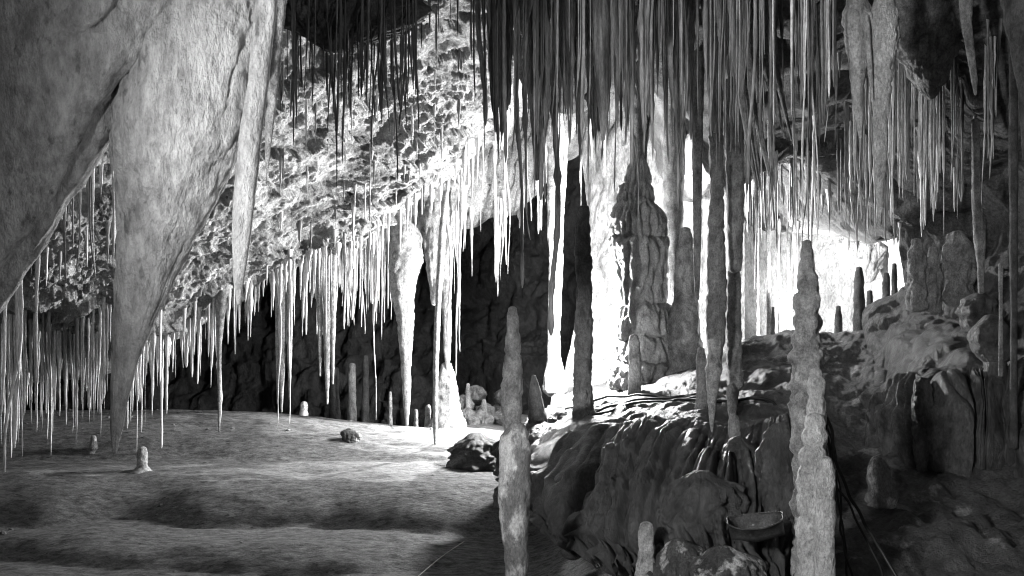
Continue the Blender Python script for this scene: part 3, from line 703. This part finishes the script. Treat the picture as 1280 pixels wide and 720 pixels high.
# alcove stumps
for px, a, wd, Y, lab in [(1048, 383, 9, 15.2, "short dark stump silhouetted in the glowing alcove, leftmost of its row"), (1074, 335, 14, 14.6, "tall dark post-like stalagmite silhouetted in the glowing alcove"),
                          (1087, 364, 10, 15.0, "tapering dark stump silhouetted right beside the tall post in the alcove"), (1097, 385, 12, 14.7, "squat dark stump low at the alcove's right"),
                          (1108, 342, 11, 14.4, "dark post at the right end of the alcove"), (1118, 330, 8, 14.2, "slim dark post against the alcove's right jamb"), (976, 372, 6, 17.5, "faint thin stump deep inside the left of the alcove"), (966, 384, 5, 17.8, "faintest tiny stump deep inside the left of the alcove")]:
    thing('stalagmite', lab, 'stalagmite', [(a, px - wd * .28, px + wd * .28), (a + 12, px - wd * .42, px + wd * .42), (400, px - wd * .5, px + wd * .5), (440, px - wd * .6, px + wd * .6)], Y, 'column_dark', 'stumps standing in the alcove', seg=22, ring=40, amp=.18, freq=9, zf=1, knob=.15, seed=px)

# left hall: hanging formations and white stalagmite
thing('stalactite', "large grey tusk stalactite swelling under the ceiling, left of the ribbed pale stalactite", 'stalactite',
      [(200, 497, 503), (255, 495, 504), (275, 490, 512), (292, 485, 527), (320, 484, 528), (345, 487, 521), (370, 491, 517), (400, 496, 517), (450, 501, 514), (500, 504, 513), (532, 507, 510)], 15.6, 'pale', seg=44, ring=110, amp=.10, freq=6, flutes=5, fl_amp=.08, seed=121, base='top')
thing('calcite_drapery', "ribbed hanging curtain between the tusk stalactite and the ribbed pale stalactite", 'drapery',
      [(230, 530, 562), (265, 526, 566), (300, 530, 560), (340, 534, 556), (380, 540, 550)], 15.9, 'pale', seg=60, ring=60, amp=.12, freq=5, flutes=10, fl_amp=.2, seed=122, base='top')
thing('stalactite', "ribbed pale stalactite hanging straight above the white stalagmite of the left hall", 'stalactite',
      [(230, 548, 572), (285, 551, 567), (330, 552, 565), (400, 553, 564), (440, 555, 563), (468, 558, 561)], 16.8, 'mottled', seg=44, ring=90, amp=.16, freq=6, flutes=6, fl_amp=.16, seed=123, base='top')
thing('stalagmite', "white stalagmite with a wide foot at the back of the left hall", 'stalagmite',
      [(455, 553, 564), (470, 549, 569), (500, 546, 573), (525, 541, 578), (550, 530, 588)], 16.9, 'pale', seg=50, ring=80, amp=.2, freq=6, flutes=6, fl_amp=.12, knob=.2, seed=128)
thing('stalactite', "very long thin pale stalactite hanging in front of the white stalagmite nearly to the floor", 'stalactite',
      [(240, 553, 561), (300, 548, 556), (380, 544, 551), (460, 541, 548), (530, 541, 547), (570, 543, 546)], 14.6, 'pale', seg=20, ring=90, amp=.16, freq=9, seed=124, base='top')
thing('stalactite', "thick white icicle stalactite with knobbed root under the left ceiling lip", 'stalactite',
      [(350, 264, 292), (372, 268, 288), (390, 270, 281), (430, 271, 277), (480, 272, 276), (540, 273, 275)], 13.5, 'pale', seg=26, ring=90, amp=.14, freq=7, seed=125, base='top')
for i, (px, a, b, w_) in enumerate([(352, 330, 515, 12), (362, 330, 500, 9), (347, 340, 505, 7), (409, 330, 505, 12), (416, 330, 480, 9), (400, 340, 470, 9)]):
    thing('stalactite', ["thickest white stalactite of the left cluster under the hall ceiling", "slightly shorter white stalactite tight right of the thickest in the left cluster", "thin white stalactite tight left of the thickest in the left cluster",
                         "thickest white stalactite of the right cluster under the hall ceiling", "shorter white stalactite tight right of the thickest in the right cluster", "shortest white stalactite left of the thickest in the right cluster"][i], 'stalactite',
          [(a - 30, px - w_ * .7, px + w_ * .7), (a, px - w_ * .55, px + w_ * .55), ((a + b) / 2, px - w_ * .4, px + w_ * .4), (b - 30, px - w_ * .22, px + w_ * .22), (b, px - 1, px + 1)], 15.3, 'pale', 'white stalactite clusters of the hall', seg=22, ring=70, amp=.18, freq=8, seed=130 + i, base='top')

# small stalagmites in the left hall
for i, (px, a, b, w_, Y, mat, lab) in enumerate([
        (178, 560, 606, 15, 12.6, 'pale', "pale snapped stump with dark foot standing alone on the silt"),
        (380, 503, 524, 11, 17.6, 'pale', "little white dome stalagmite far back on the silt bank"),
        (117, 545, 580, 8, 14.0, 'column', "thin dim stalagmite under the left fringe of straws"),
        (440, 455, 512, 11, 20, 'column', "slender grey stalagmite in the dark recess"),
        (457, 445, 512, 9, 21, 'column_dark', "dim tall stalagmite behind the slender grey one"),
        (418, 460, 515, 14, 20.5, 'column_dark', "dark leaning stalagmite left of the slender grey one"),
        (535, 507, 534, 8, 17.2, 'pale', "short white peg left of the white stalagmite's foot"),
        (520, 512, 532, 6, 17.4, 'pale', "tiny white peg left of the short white peg"),
        (488, 490, 528, 5, 17.6, 'column', "thin grey peg beneath the tusk stalactite"),
        (585, 480, 530, 7, 18.5, 'column', "grey peg among rubble right of the white stalagmite"),
        (605, 500, 530, 8, 18.2, 'column', "grey peg among rubble beside the foreground stalagmite's shaft"),
        (690, 520, 545, 9, 12.6, 'pale', "pale peg at the mound's left end below the glow"),
        (808, 655, 740, 24, 7.0, 'pale', "stubby pale stalagmite in front of the dark mound")]):
    x, y, _ = P(px, b, Y)
    gz = ground_z(x, y); bb = HZ + (HC - gz) * F / Y + 4
    thing('stalagmite', lab, 'stalagmite', [(a, px - w_ * .3, px + w_ * .3), (a + (b - a) * .15, px - w_ * .42, px + w_ * .42), ((a + b) / 2, px - w_ * .42, px + w_ * .42), (max(bb - 6, a + 8), px - w_ * .6, px + w_ * .6), (max(bb, a + 12), px - w_ * 1.1, px + w_ * 1.1)], Y, mat, 'small stalagmites of the cave floor', seg=30, ring=44, amp=.16, freq=7 if w_ < 20 else 9, zf=1, knob=.15, seed=140 + i)

# low rock shelf and rubble beside the path of light
r = boulder('rock_shelf', "low dark layered rock shelf left of the foreground stalagmite", 'rock', 600, 575, 84, 56, 13.4, 'mud', 150, amp=.2, knob=.3, depth=.9)
rub = []
rr = random.Random(4)
for i in range(26):
    px = rr.uniform(575, 640) if i < 18 else rr.uniform(470, 535); Y = rr.uniform(17.6, 20.5)
    x = (px - 640) / F * Y; gz = ground_z(x, Y)
    s = rr.uniform(10, 24) * (1 if i < 18 else .8); py = HZ + (HC - gz) * F / Y - s * .3
    if i < 18: py -= rr.uniform(0, 45) * (Y - 17.5) / 3
    o = boulder('rubble_block', None, 'rock', px, py, s, s * .8, Y, 'rubble', 160 + i, amp=.3, knob=.5)
    rub.append((px, py, o, i < 18))
for px, py, o, a in rub:
    tag(o, "broken grey limestone block heaped behind the white stalagmite's foot" if a else "broken dark block scattered beneath the tusk stalactite", 'rock', 'limestone rubble right of white stalagmite' if a else 'limestone rubble under the tusk')
for i, (px, py, w_, h_, Y, mat, lab) in enumerate([(437, 577, 22, 16, 14.6, 'mud', "small dark stone lying alone on the silt floor"), (748, 522, 24, 20, 11.6, 'mud', "small dark round stone at the foot of the dark slim column"),
                                                  (690, 530, 14, 16, 12.2, 'mud', "dark stone between the conical stalagmite and pale peg"), (716, 685, 28, 20, 8.7, 'mud', "flat dark slab at the lower left foot of the mound"),
                                                  (908, 716, 78, 56, 6.6, 'crust', "whitish crusted rock at bottom under the metal trough"), (852, 712, 60, 70, 6.9, 'crust', "white-streaked drip rock right of the stubby pale stalagmite"), (775, 690, 50, 40, 7.9, 'mud', "dark sloping rock left of the stubby pale stalagmite")]):
    if i == 0:
        px = 437; py = HZ + (HC - ground_z((px - 640) / F * Y, Y)) * F / Y - h_ * .3
    boulder('boulder', lab, 'rock', px, py, w_, h_, Y, mat, 190 + i)

def pebbles():
    Vs, Qs, n = [], [], 0
    r1 = np.random.default_rng(9)
    ico_v = np.array([(0, 0, 1), (1, 0, .1), (.2, 1, 0), (-1, .1, 0), (0, -1, .1), (0, 0, -1)], float)
    ico_f = [(0, 1, 2), (0, 2, 3), (0, 3, 4), (0, 4, 1), (5, 2, 1), (5, 3, 2), (5, 4, 3), (5, 1, 4)]
    for k in range(480):
        if k < 280: py = r1.normal(588, 9)
        elif k < 420: py = r1.normal(524, 5)
        else: py = r1.uniform(540, 715)
        px = r1.uniform(-10, 620) if r1.random() < .6 else r1.uniform(-10, 330)
        Y = 2.25 * F / max(py - HZ, 60); x = (px - 640) / F * Y
        if Y > 19: continue
        z = ground_z(x, Y)
        sz = r1.gamma(2.0, .006) + .005
        a = r1.uniform(0, 6.28); R2 = np.array([[math.cos(a), -math.sin(a), 0], [math.sin(a), math.cos(a), 0], [0, 0, 1]])
        V = (ico_v * (1 + r1.normal(0, .18, ico_v.shape)) * np.array([1.5, 1, .55]) * sz) @ R2.T + np.array([x, Y, z + sz * .15])
        Vs.append(V); Qs.append(np.array(ico_f) + n); n += 6
    o = mesh_obj('gravel', np.concatenate(Vs), np.concatenate(Qs), M['rubble'], smooth=False)
    tag(o, "scattered pale grit and calcite flakes on the silt floor", 'gravel', None, 'stuff')
pebbles()

# ------------------------------------------------------------------ straws
straws = []   # (px area, dict)
used = {}
def add_straw(px, tip, Y, wpx, mat, cluster, zfall=None, flare=1.8, taper=.45):
    x, y, zt = P(px, tip, Y)
    zc = ceil_z(x, y, zt + .02, zfall)
    if zc is None or zc - zt < .05: return
    zc += .06
    vis = min(tip - max(0, HZ - (zc - HC) * F / Y), 700)
    if vis <= 2 or px < -15 or px > 1295: return
    if 1044 < px < 1126 and Y < 8.2: return          # the forked stalactite hangs free here
    straws.append(dict(x=x, y=y, zt=zt, zc=zc, r=wpx / 2 * Y / F, mat=mat, cl=cluster, area=vis * wpx, px=px, L=zc - zt, w=wpx, flare=flare, taper=taper, tip=tip))

def cluster(cx, tip, Y, n, spread, wmax, mat, cl, drop=5.0):
    """a fused bunch: the middle straw is longest, neighbours get shorter outwards"""
    for k in range(n):
        dx = 0 if k == 0 else R_.gauss(0, spread)
        add_straw(cx + dx, tip - abs(dx) * drop * U(.4, 1.6) - (0 if k == 0 else U(0, 25)), Y + U(-.25, .25), wmax if k == 0 else U(1.6, wmax * .8), mat, cl, flare=U(1.2, 3.0), taper=U(.35, .75))

def lip_at(lip, px):
    a = np.array(lip, float); return np.interp(px, a[:, 0], a[:, 1]), np.interp(px, a[:, 0], a[:, 2])

R_ = random.Random(21)
U = R_.uniform
def tri(a, b, c): return R_.triangular(a, b, c)
# central curtain of straws
CEN = [(606, 125), (614, 110), (619, 158), (632, 210), (643, 150), (650, 240), (661, 130), (668, 245), (672, 180), (681, 260), (700, 160), (712, 180), (728, 130), (745, 160), (752, 190), (760, 165), (772, 170), (782, 185), (790, 210), (800, 160), (806, 200), (816, 190), (822, 120)]
for px, tip in CEN: add_straw(px, tip + U(-12, 12), U(7.0, 9.0), U(4, 9), 'straw', 'center')
for px, tip, wd in [(653, 360, 4.5), (689, 560, 8), (735, 235, 6), (663, 300, 6), (676, 250, 8), (798, 270, 4), (768, 240, 5), (640, 190, 7), (626, 160, 7)]:
    add_straw(px, tip if tip < 400 else 420, U(7.5, 9), wd, 'straw', 'center', flare=1.2, taper=.3)
for i in range(34): cluster(U(608, 835), tri(60, 235, 150), U(6.8, 11), R_.randint(4, 9), U(4, 11), U(4, 11), 'straw' if i % 3 else 'straw_dark', 'center')
for i in range(18): cluster(U(835, 965), tri(70, 270, 180), U(6.8, 10), R_.randint(3, 7), U(4, 9), U(3, 8), 'straw', 'midright')
for i in range(10): cluster(U(965, 1060), tri(70, 240, 150), U(6.8, 10), R_.randint(3, 6), U(4, 9), U(3, 7), 'straw', 'alcovetop')
for i in range(36): cluster(U(1065, 1285), tri(130, 330, 230), U(9.3, 12.2), R_.randint(3, 6), U(4, 9), U(3, 7), 'straw_pale' if i % 2 else 'straw', 'right')
for i in range(30): add_straw(U(604, 835), tri(25, 240, 85), U(6.5, 11.3), tri(1.5, 8, 2.6), 'straw' if i % 3 else 'straw_dark', 'center')
for i in range(26): add_straw(U(828, 965), tri(40, 270, 120), U(6.5, 10), tri(1.5, 7, 2.6), 'straw', 'midright')
for i in range(26): add_straw(U(960, 1060), tri(40, 245, 120), U(6.3, 10), tri(1.8, 6, 2.8), 'straw' if i % 2 else 'straw_pale', 'alcovetop')
add_straw(1003, 270, 7.6, 3, 'straw_pale', 'alcovetop'); add_straw(1022, 300, 7.7, 2.5, 'straw_pale', 'alcovetop'); add_straw(1084, 230, 7.4, 3, 'straw', 'alcovetop')
for i in range(60): add_straw(U(1062, 1285), tri(90, 335, 230), U(9.3, 12.3), tri(1.6, 5.5, 2.6), 'straw' if i % 2 else 'straw_pale', 'right')
for i in range(120): add_straw(U(930, 1125), tri(240, 335, 275), U(11.2, 16.5), tri(1.8, 5, 2.6), 'straw' if i % 3 else 'straw_pale', 'alcove')
for i in range(9): add_straw(U(936, 1000), tri(280, 395, 330), U(16.8, 18.6), tri(1.5, 5, 2.4), 'straw', 'alcove')
# dark group beside the cone
for i in range(85): add_straw(U(350, 525), tri(60, 190, 105), U(6.0, 7.0), tri(1.6, 5, 2.4), 'straw_dark', 'pendant')
for px, tip, wd in [(487, 165, 5), (497, 225, 3), (464, 200, 5), (477, 155, 3.5), (421, 238, 5), (428, 205, 4), (333, 230, 4), (502, 140, 3), (548, 40, 4), (594, 120, 3), (527, 60, 3), (537, 35, 3), (572, 45, 2.5), (590, 75, 3), (563, 25, 2.5), (510, 130, 3)]:
    add_straw(px, tip, U(6.5, 7.3), wd, 'straw_dark', 'pendant')
# short straws growing out of the pitted ceiling itself
for i in range(90):
    px, py = U(345, 612), U(0, 300)
    h = CEIL[0].ray_cast(Vector((0, 0, HC)), Vector(P(px, py, 1)) - Vector((0, 0, HC)))
    if h[0] is None: continue
    x, y, z = h[0]; L = tri(.12, .75, .25)
    add_straw(px, HZ + (HC - (z - L)) * F / y, y, tri(1.4, 4, 2), 'straw_pale' if i % 2 else 'straw', 'lip')
for i in range(16):
    px = U(200, 480); py, Y = lip_at(B_lip, px); cluster(px, py + tri(30, 130, 60), Y + U(-.3, .2), R_.randint(4, 8), U(4, 9), U(3, 6), 'straw_pale', 'lip')
for i in range(14):
    px = U(385, 640); py, Y = lip_at(C_lip, px); cluster(px, py + tri(40, 140, 80), Y + U(-.8, .1), R_.randint(4, 8), U(4, 9), U(3, 6), 'straw_pale', 'hall')
for i in range(14):
    px = U(-5, 190); py, Y = lip_at(B_lip, px); cluster(px, py + tri(30, 120, 70), Y + U(-1.2, .1), R_.randint(4, 8), U(4, 10), U(3, 6), 'straw_pale', 'leftlow')
# fringe of the left ceiling lip
for i in range(70):
    px = U(195, 640); py, Y = lip_at(B_lip, px); add_straw(px, py + tri(8, 70, 25), Y + U(-.5, .1), tri(2, 6, 3), 'straw_pale', 'lip')
for px, tip, wd in [(202, 560, 4), (274, 540, 5), (247, 480, 3), (250, 470, 3), (229, 460, 4), (285, 430, 5), (318, 395, 4), (177, 540, 4), (171, 570, 3), (190, 520, 4), (350, 450, 4), (378, 420, 4), (440, 400, 4), (470, 525, 3.5), (362, 530, 3), (347, 535, 3), (570, 470, 4), (575, 440, 4), (590, 250, 5), (580, 270, 4), (563, 480, 4)]:
    py, Y = lip_at(B_lip, px); add_straw(px, tip, Y + U(-.3, .8), wd, 'straw_pale', 'lip')
# second ceiling and its fringe
for i in range(110):
    px = U(330, 790) if i > 50 else U(380, 500); py, Y = lip_at(C_lip, px)
    L = tri(15, 110, 50) if px < 690 else tri(10, 90, 35)
    add_straw(px, py + L, Y + U(-1.2, .1), tri(2, 6, 3), 'straw_pale', 'hall')
# left edge, behind the drapery
for i in range(46):
    px = U(-5, 145); add_straw(px, U(200, 360), U(8.5, 10.8), tri(2, 6, 3), 'straw_pale' if i % 2 else 'straw', 'leftup')
for i in range(110):
    px = U(-5, 200); py, Y = lip_at(B_lip, px); add_straw(px, py + tri(10, 120, 45), Y + U(-1.2, .2), tri(1.4, 5, 2.2), 'straw_pale' if i % 3 else 'straw', 'leftlow')
for px, tip, wd in [(6, 590, 12), (18, 560, 8), (28, 570, 6), (2, 520, 12), (48, 480, 8)]:
    add_straw(px, tip, 7.0, wd, 'straw_pale', 'leftlow')

for px, tip, wd, lab in [(628, 165, 16, "ragged fused curtain of grey straws nearest the bright pitted ceiling"), (671, 225, 18, "longest ragged fused curtain of straws, over the white lumpy column's left"), (708, 135, 15, "short ragged fused curtain of straws over the white lumpy column"),
                         (754, 175, 18, "ragged fused curtain of straws right of the dark backlit column"), (846, 150, 20, "broad fused curtain of straws before the smooth column right of the pagoda"), (893, 165, 18, "fused curtain of straws before the long hanging columns"), (925, 120, 16, "short fused curtain of straws above the slanting wavy folds")]:
    thing('fused_curtain', lab, 'stalactite', [(-90, px - wd, px + wd), (10, px - wd * .8, px + wd * .8), (tip * .5, px - wd * .55, px + wd * .55), (tip * .75, px - wd * .3, px + wd * .36), (tip, px - 2, px + 2)], U(7.6, 9.2), 'straw', 'fused straw curtains', seg=90, ring=110, depth=.5, amp=.2, freq=9, zf=.12, flutes=9, fl_amp=.4, warp=.6, detail=.08, pop=.04, seed=int(px), base='top')
for px, Y, w_ in [(947, 17.6, 3), (961, 18, 4), (986, 17.4, 5)]:
    thing('calcite_column', ["hair-thin grey column at the alcove's far left, behind the glow", "thin grey column in the left half of the glowing alcove", "slim grey column in the alcove just left of the tall pale stalagmite"][[947, 961, 986].index(px)], 'column',
          [(180, px - w_, px + w_), (260, px - w_ * .7, px + w_ * .7), (340, px - w_ * .5, px + w_ * .5), (430, px - w_ * .8, px + w_ * .8)], Y, 'column', 'thin columns in the alcove', seg=18, ring=70, amp=.2, freq=8, seed=px)
straws.sort(key=lambda s: -s['area'])
GROUPS = {
 'center': ("straws hanging above the pagoda and foreground stalagmite", 'hanging', [(640, "above the foreground stalagmite"), (700, "above the dark conical stalagmite"), (745, "above the dark backlit column"), (790, "above the pagoda's left half"), (9999, "above the pagoda's right half")]),
 'midright': ("straws hanging right of the pagoda", 'hanging', [(870, "before the smooth column right of the pagoda"), (915, "among the long grey hanging columns"), (9999, "left of the slanting wavy curtains")]),
 'alcovetop': ("straws hanging near the whitish icicle pair", 'hanging', [(1005, "left of the whitish icicle pair"), (1030, "beside the whitish icicle pair"), (9999, "between the icicle pair and forked stalactite")]),
 'right': ("straws along the upper right wall", 'hanging', [(1120, "beside the forked stalactite"), (1170, "under the lumpy rock pendant"), (1225, "right of the lumpy rock pendant"), (9999, "near the right edge wall")]),
 'alcove': ("straws fringing the glowing alcove", 'fringing', [(990, "over the alcove's blazing left end"), (1060, "over the alcove's middle"), (9999, "over the alcove's right end")]),
 'pendant': ("dark straws on the ragged pendant beside the cone", 'hanging', [(400, "from the ragged pendant close to the giant cone"), (460, "from the middle of the ragged pendant"), (530, "from the ragged pendant's right side"), (9999, "alone before the bright pitted ceiling")]),
 'lip': ("straws fringing the bright ceiling lip", 'hanging', [(250, "from the bright lip right of the giant cone's tip"), (340, "from the bright lip near the knobbed icicle"), (480, "from the bright lip over the hall clusters"), (9999, "from the bright lip's upper right end")]),
 'hall': ("straws fringing the far hall ceiling", 'hanging', [(430, "in the far hall by the white clusters"), (500, "in the far hall left of the tusk stalactite"), (580, "in the far hall around the ribbed pale stalactite"), (660, "in the far hall above the rubble"), (9999, "in the far hall before the white glow")]),
 'leftup': ("straws in the gap behind the drapery", 'hanging', [(70, "in the gap under the drapery's edge"), (9999, "in the gap left of the giant cone")]),
 'leftlow': ("straws low along the left edge", 'hanging', [(60, "low at the left edge over the silt"), (140, "low under the pitted ceiling left of the cone's tip"), (9999, "low under the pitted ceiling behind the cone's tip")]),
}
def size_word(s):
    vis = s['area'] / s['w']
    return ("very long" if vis > 210 else "long" if vis > 130 else "medium-length" if vis > 70 else "short") + " " + ("thick" if s['w'] > 6.2 else "slender" if s['w'] > 3.4 else "hair-thin")
KEEP = 300
rest = {}
labs = {}
for i, s in enumerate(straws):
    V, Q = straw_mesh(s['x'], s['y'], s['zc'], s['zt'], s['r'], i * 1.37 + 2, 9 if s['w'] > 4 else 7, s['taper'], s['flare'])
    if i < KEEP:
        o = mesh_obj('straw_stalactite', V, Q, M[s['mat']], (s['x'], s['y'], s['zc']))
        g, verb, places = GROUPS[s['cl']]
        place = next(t for lim, t in places if s['px'] < lim)
        tone = {'straw': 'grey', 'straw_pale': 'pale', 'straw_dark': 'dark'}[s['mat']]
        tag(o, "%s %s straw %s %s" % (size_word(s), tone, verb, place), 'stalactite', g)
    else:
        rest.setdefault(s['mat'], []).append((V, Q))
for mname, lst in rest.items():
    Vs, Qs, n = [], [], 0
    for V, Q in lst:
        Vs.append(V); Qs.append(Q + n); n += len(V)
    o = mesh_obj('small_straw_fringe', np.concatenate(Vs), np.concatenate(Qs), M[mname])
    tag(o, {'straw': "fringe of countless short grey straws along the ceilings", 'straw_pale': "fringe of countless short pale straws along the ceiling lips", 'straw_dark': "fringe of countless short dark straws on the ragged pendant"}[mname], 'stalactites', None, 'stuff')
print('STRAWS', len(straws))

# ------------------------------------------------------------------ cables, rope, trough
def tube(name, pts, r, mat, label, cat, group=None, n=90, seg=8, wob=.0, seed=0):
    C = catmull(np.array(pts, float), n, 0)
    if wob:
        C = C + wob * np.stack([fbm(C * 3 + k * 9 + seed, 2, 70 + k) for k in range(3)], -1)
    T = np.gradient(C, axis=0); T /= np.linalg.norm(T, axis=1, keepdims=True) + 1e-9
    up = np.array([.3, .2, 1.0]); A_ = np.cross(T, up); A_ /= np.linalg.norm(A_, axis=1, keepdims=True) + 1e-9
    B_ = np.cross(T, A_)
    th = np.linspace(0, 2 * np.pi, seg, endpoint=False)
    G = C[:, None] + r * (np.cos(th)[None, :, None] * A_[:, None] + np.sin(th)[None, :, None] * B_[:, None])
    o = mesh_obj(name, G.reshape(-1, 3), grid_quads(n, seg, True), M[mat], C[0])
    return tag(o, label, cat, group)

def on_ground(px, py_guess, Y, lift=.02):
    x = (px - 640) / F * Y
    return (x, Y, ground_z(x, Y) + lift)
for i, (pts, lab) in enumerate([
        ([(1022, 495, 7.2), (1034, 535, 7.0), (1044, 578, 6.9), (1069, 640, 6.7), (1101, 694, 6.4), (1136, 760, 6.2)], "thickest black cable sweeping diagonally down from the tall pale stalagmite"),
        ([(1026, 510, 7.15), (1040, 560, 7.0), (1048, 610, 6.8), (1052, 670, 6.6), (1062, 760, 6.2)], "black cable hanging nearly straight beside the tall pale stalagmite"),
        ([(1028, 520, 7.1), (1037, 570, 6.95), (1044, 620, 6.75), (1058, 690, 6.5), (1066, 760, 6.2)], "second straight black cable touching its neighbour by the tall stalagmite"),
        ([(1030, 525, 7.05), (1042, 600, 6.85), (1070, 640, 6.7), (1095, 690, 6.5), (1112, 760, 6.2)], "black cable looping out under the diagonal one")]):
    tube('cable', [P(*p) for p in pts], .013 if i == 0 else .009, 'rubber', lab, 'cable', 'cables by the tall pale stalagmite', wob=.05, seed=i)
for i, (pts, lab) in enumerate([
        ([(735, 520, 11.6), (790, 500, 11.2), (850, 500, 10.6), (900, 498, 10.0), (960, 494, 9.8), (1000, 492, 9.8)], "black cable draped along the mound top from the backlit column"),
        ([(742, 524, 11.5), (800, 508, 11.0), (860, 505, 10.4), (905, 502, 9.9), (960, 500, 9.7), (1000, 498, 9.7)], "lower black cable draped along the mound top"),
        ([(700, 470, 13.2), (715, 505, 12.6), (760, 505, 12.0), (820, 500, 11.4), (880, 496, 10.6)], "black cable lying across the lit ledge behind the mound")]):
    tube('cable', [on_ground(px, py, Y, .03) for px, py, Y in pts], .016, 'rubber', lab, 'cable', 'cables on the mound top', wob=.04, seed=10 + i)
rp = [on_ground(px, py, Y, .016) for px, py, Y in [(398, 730, 7.4), (430, 705, 8.0), (470, 688, 8.6), (510, 670, 9.2), (550, 652, 10.0), (580, 638, 10.7)]]
tube('cord', rp, .0055, 'rope', "thin pale cord lying slantwise across the silt floor", 'cord', n=120, seg=6)

# sheet steel trough
tp = np.array(P(946, 662, 6.4)); r = empty('metal_trough', tp); tag(r, "dented shallow sheet-metal tray beside the foot of the tall pale stalagmite", 'trough')
r.rotation_euler = (math.radians(14), math.radians(-9), math.radians(-16))
def trough():
    L, Wd, Hh = .19, .13, .085
    prof = [(-Wd, Hh), (-Wd * .75, -.02), (-Wd * .45, -Hh), (Wd * .45, -Hh), (Wd * .75, -.02), (Wd, Hh)]
    n = 20; xs_ = np.linspace(-1, 1, n); V, Q = [], []
    for k, sh in ((0, 1.0), (1, .94)):
        for x in xs_:
            e = 1 - .5 * abs(x) ** 3
            for (a, b) in prof: V.append((x * L * (1 if k == 0 else .97), a * sh * e, (b if k == 0 else b * .94 + .004) + .008 * math.sin(x * 5 + a * 20)))
    m = len(prof)
    Q = []
    for k in (0, 1):
        o_ = k * n * m
        for i in range(n - 1):
            for j in range(m - 1):
                f = [o_ + i * m + j, o_ + i * m + j + 1, o_ + (i + 1) * m + j + 1, o_ + (i + 1) * m + j]
                Q.append(f if k else f[::-1])
    # end plates and rim bridge
    for k in (0, 1):
        for e in (0, n - 1):
            o_ = k * n * m + e * m
            Q.append([o_ + 0, o_ + 1, o_ + 4, o_ + 5]); Q.append([o_ + 1, o_ + 2, o_ + 3, o_ + 4])
    for i in range(n - 1):
        for j in (0, m - 1):
            a, b = i * m + j, (i + 1) * m + j; Q.append([a, b, b + n * m, a + n * m])
    return np.array(V), np.array(Q)
V, Q = trough(); V[:, 2] *= .75; V[:, 2] += .02 * (V[:, 0] / .19) ** 2
o = mesh_obj('basin', V + tp, Q, M['steel'], tp, r, smooth=False); o.location = (0, 0, 0)
rim = [(-.19, -.06, .087), (-.1, -.118, .07), (0, -.131, .066), (.1, -.118, .07), (.19, -.06, .087), (.192, 0, .089), (.19, .06, .087), (.1, .118, .07), (0, .131, .066), (-.1, .118, .07), (-.19, .06, .087), (-.192, 0, .089), (-.19, -.06, .087)]
o = tube('rim', rim, .007, 'steel', None, None, n=80, seg=7); o.parent = r; o.location = rim[0]
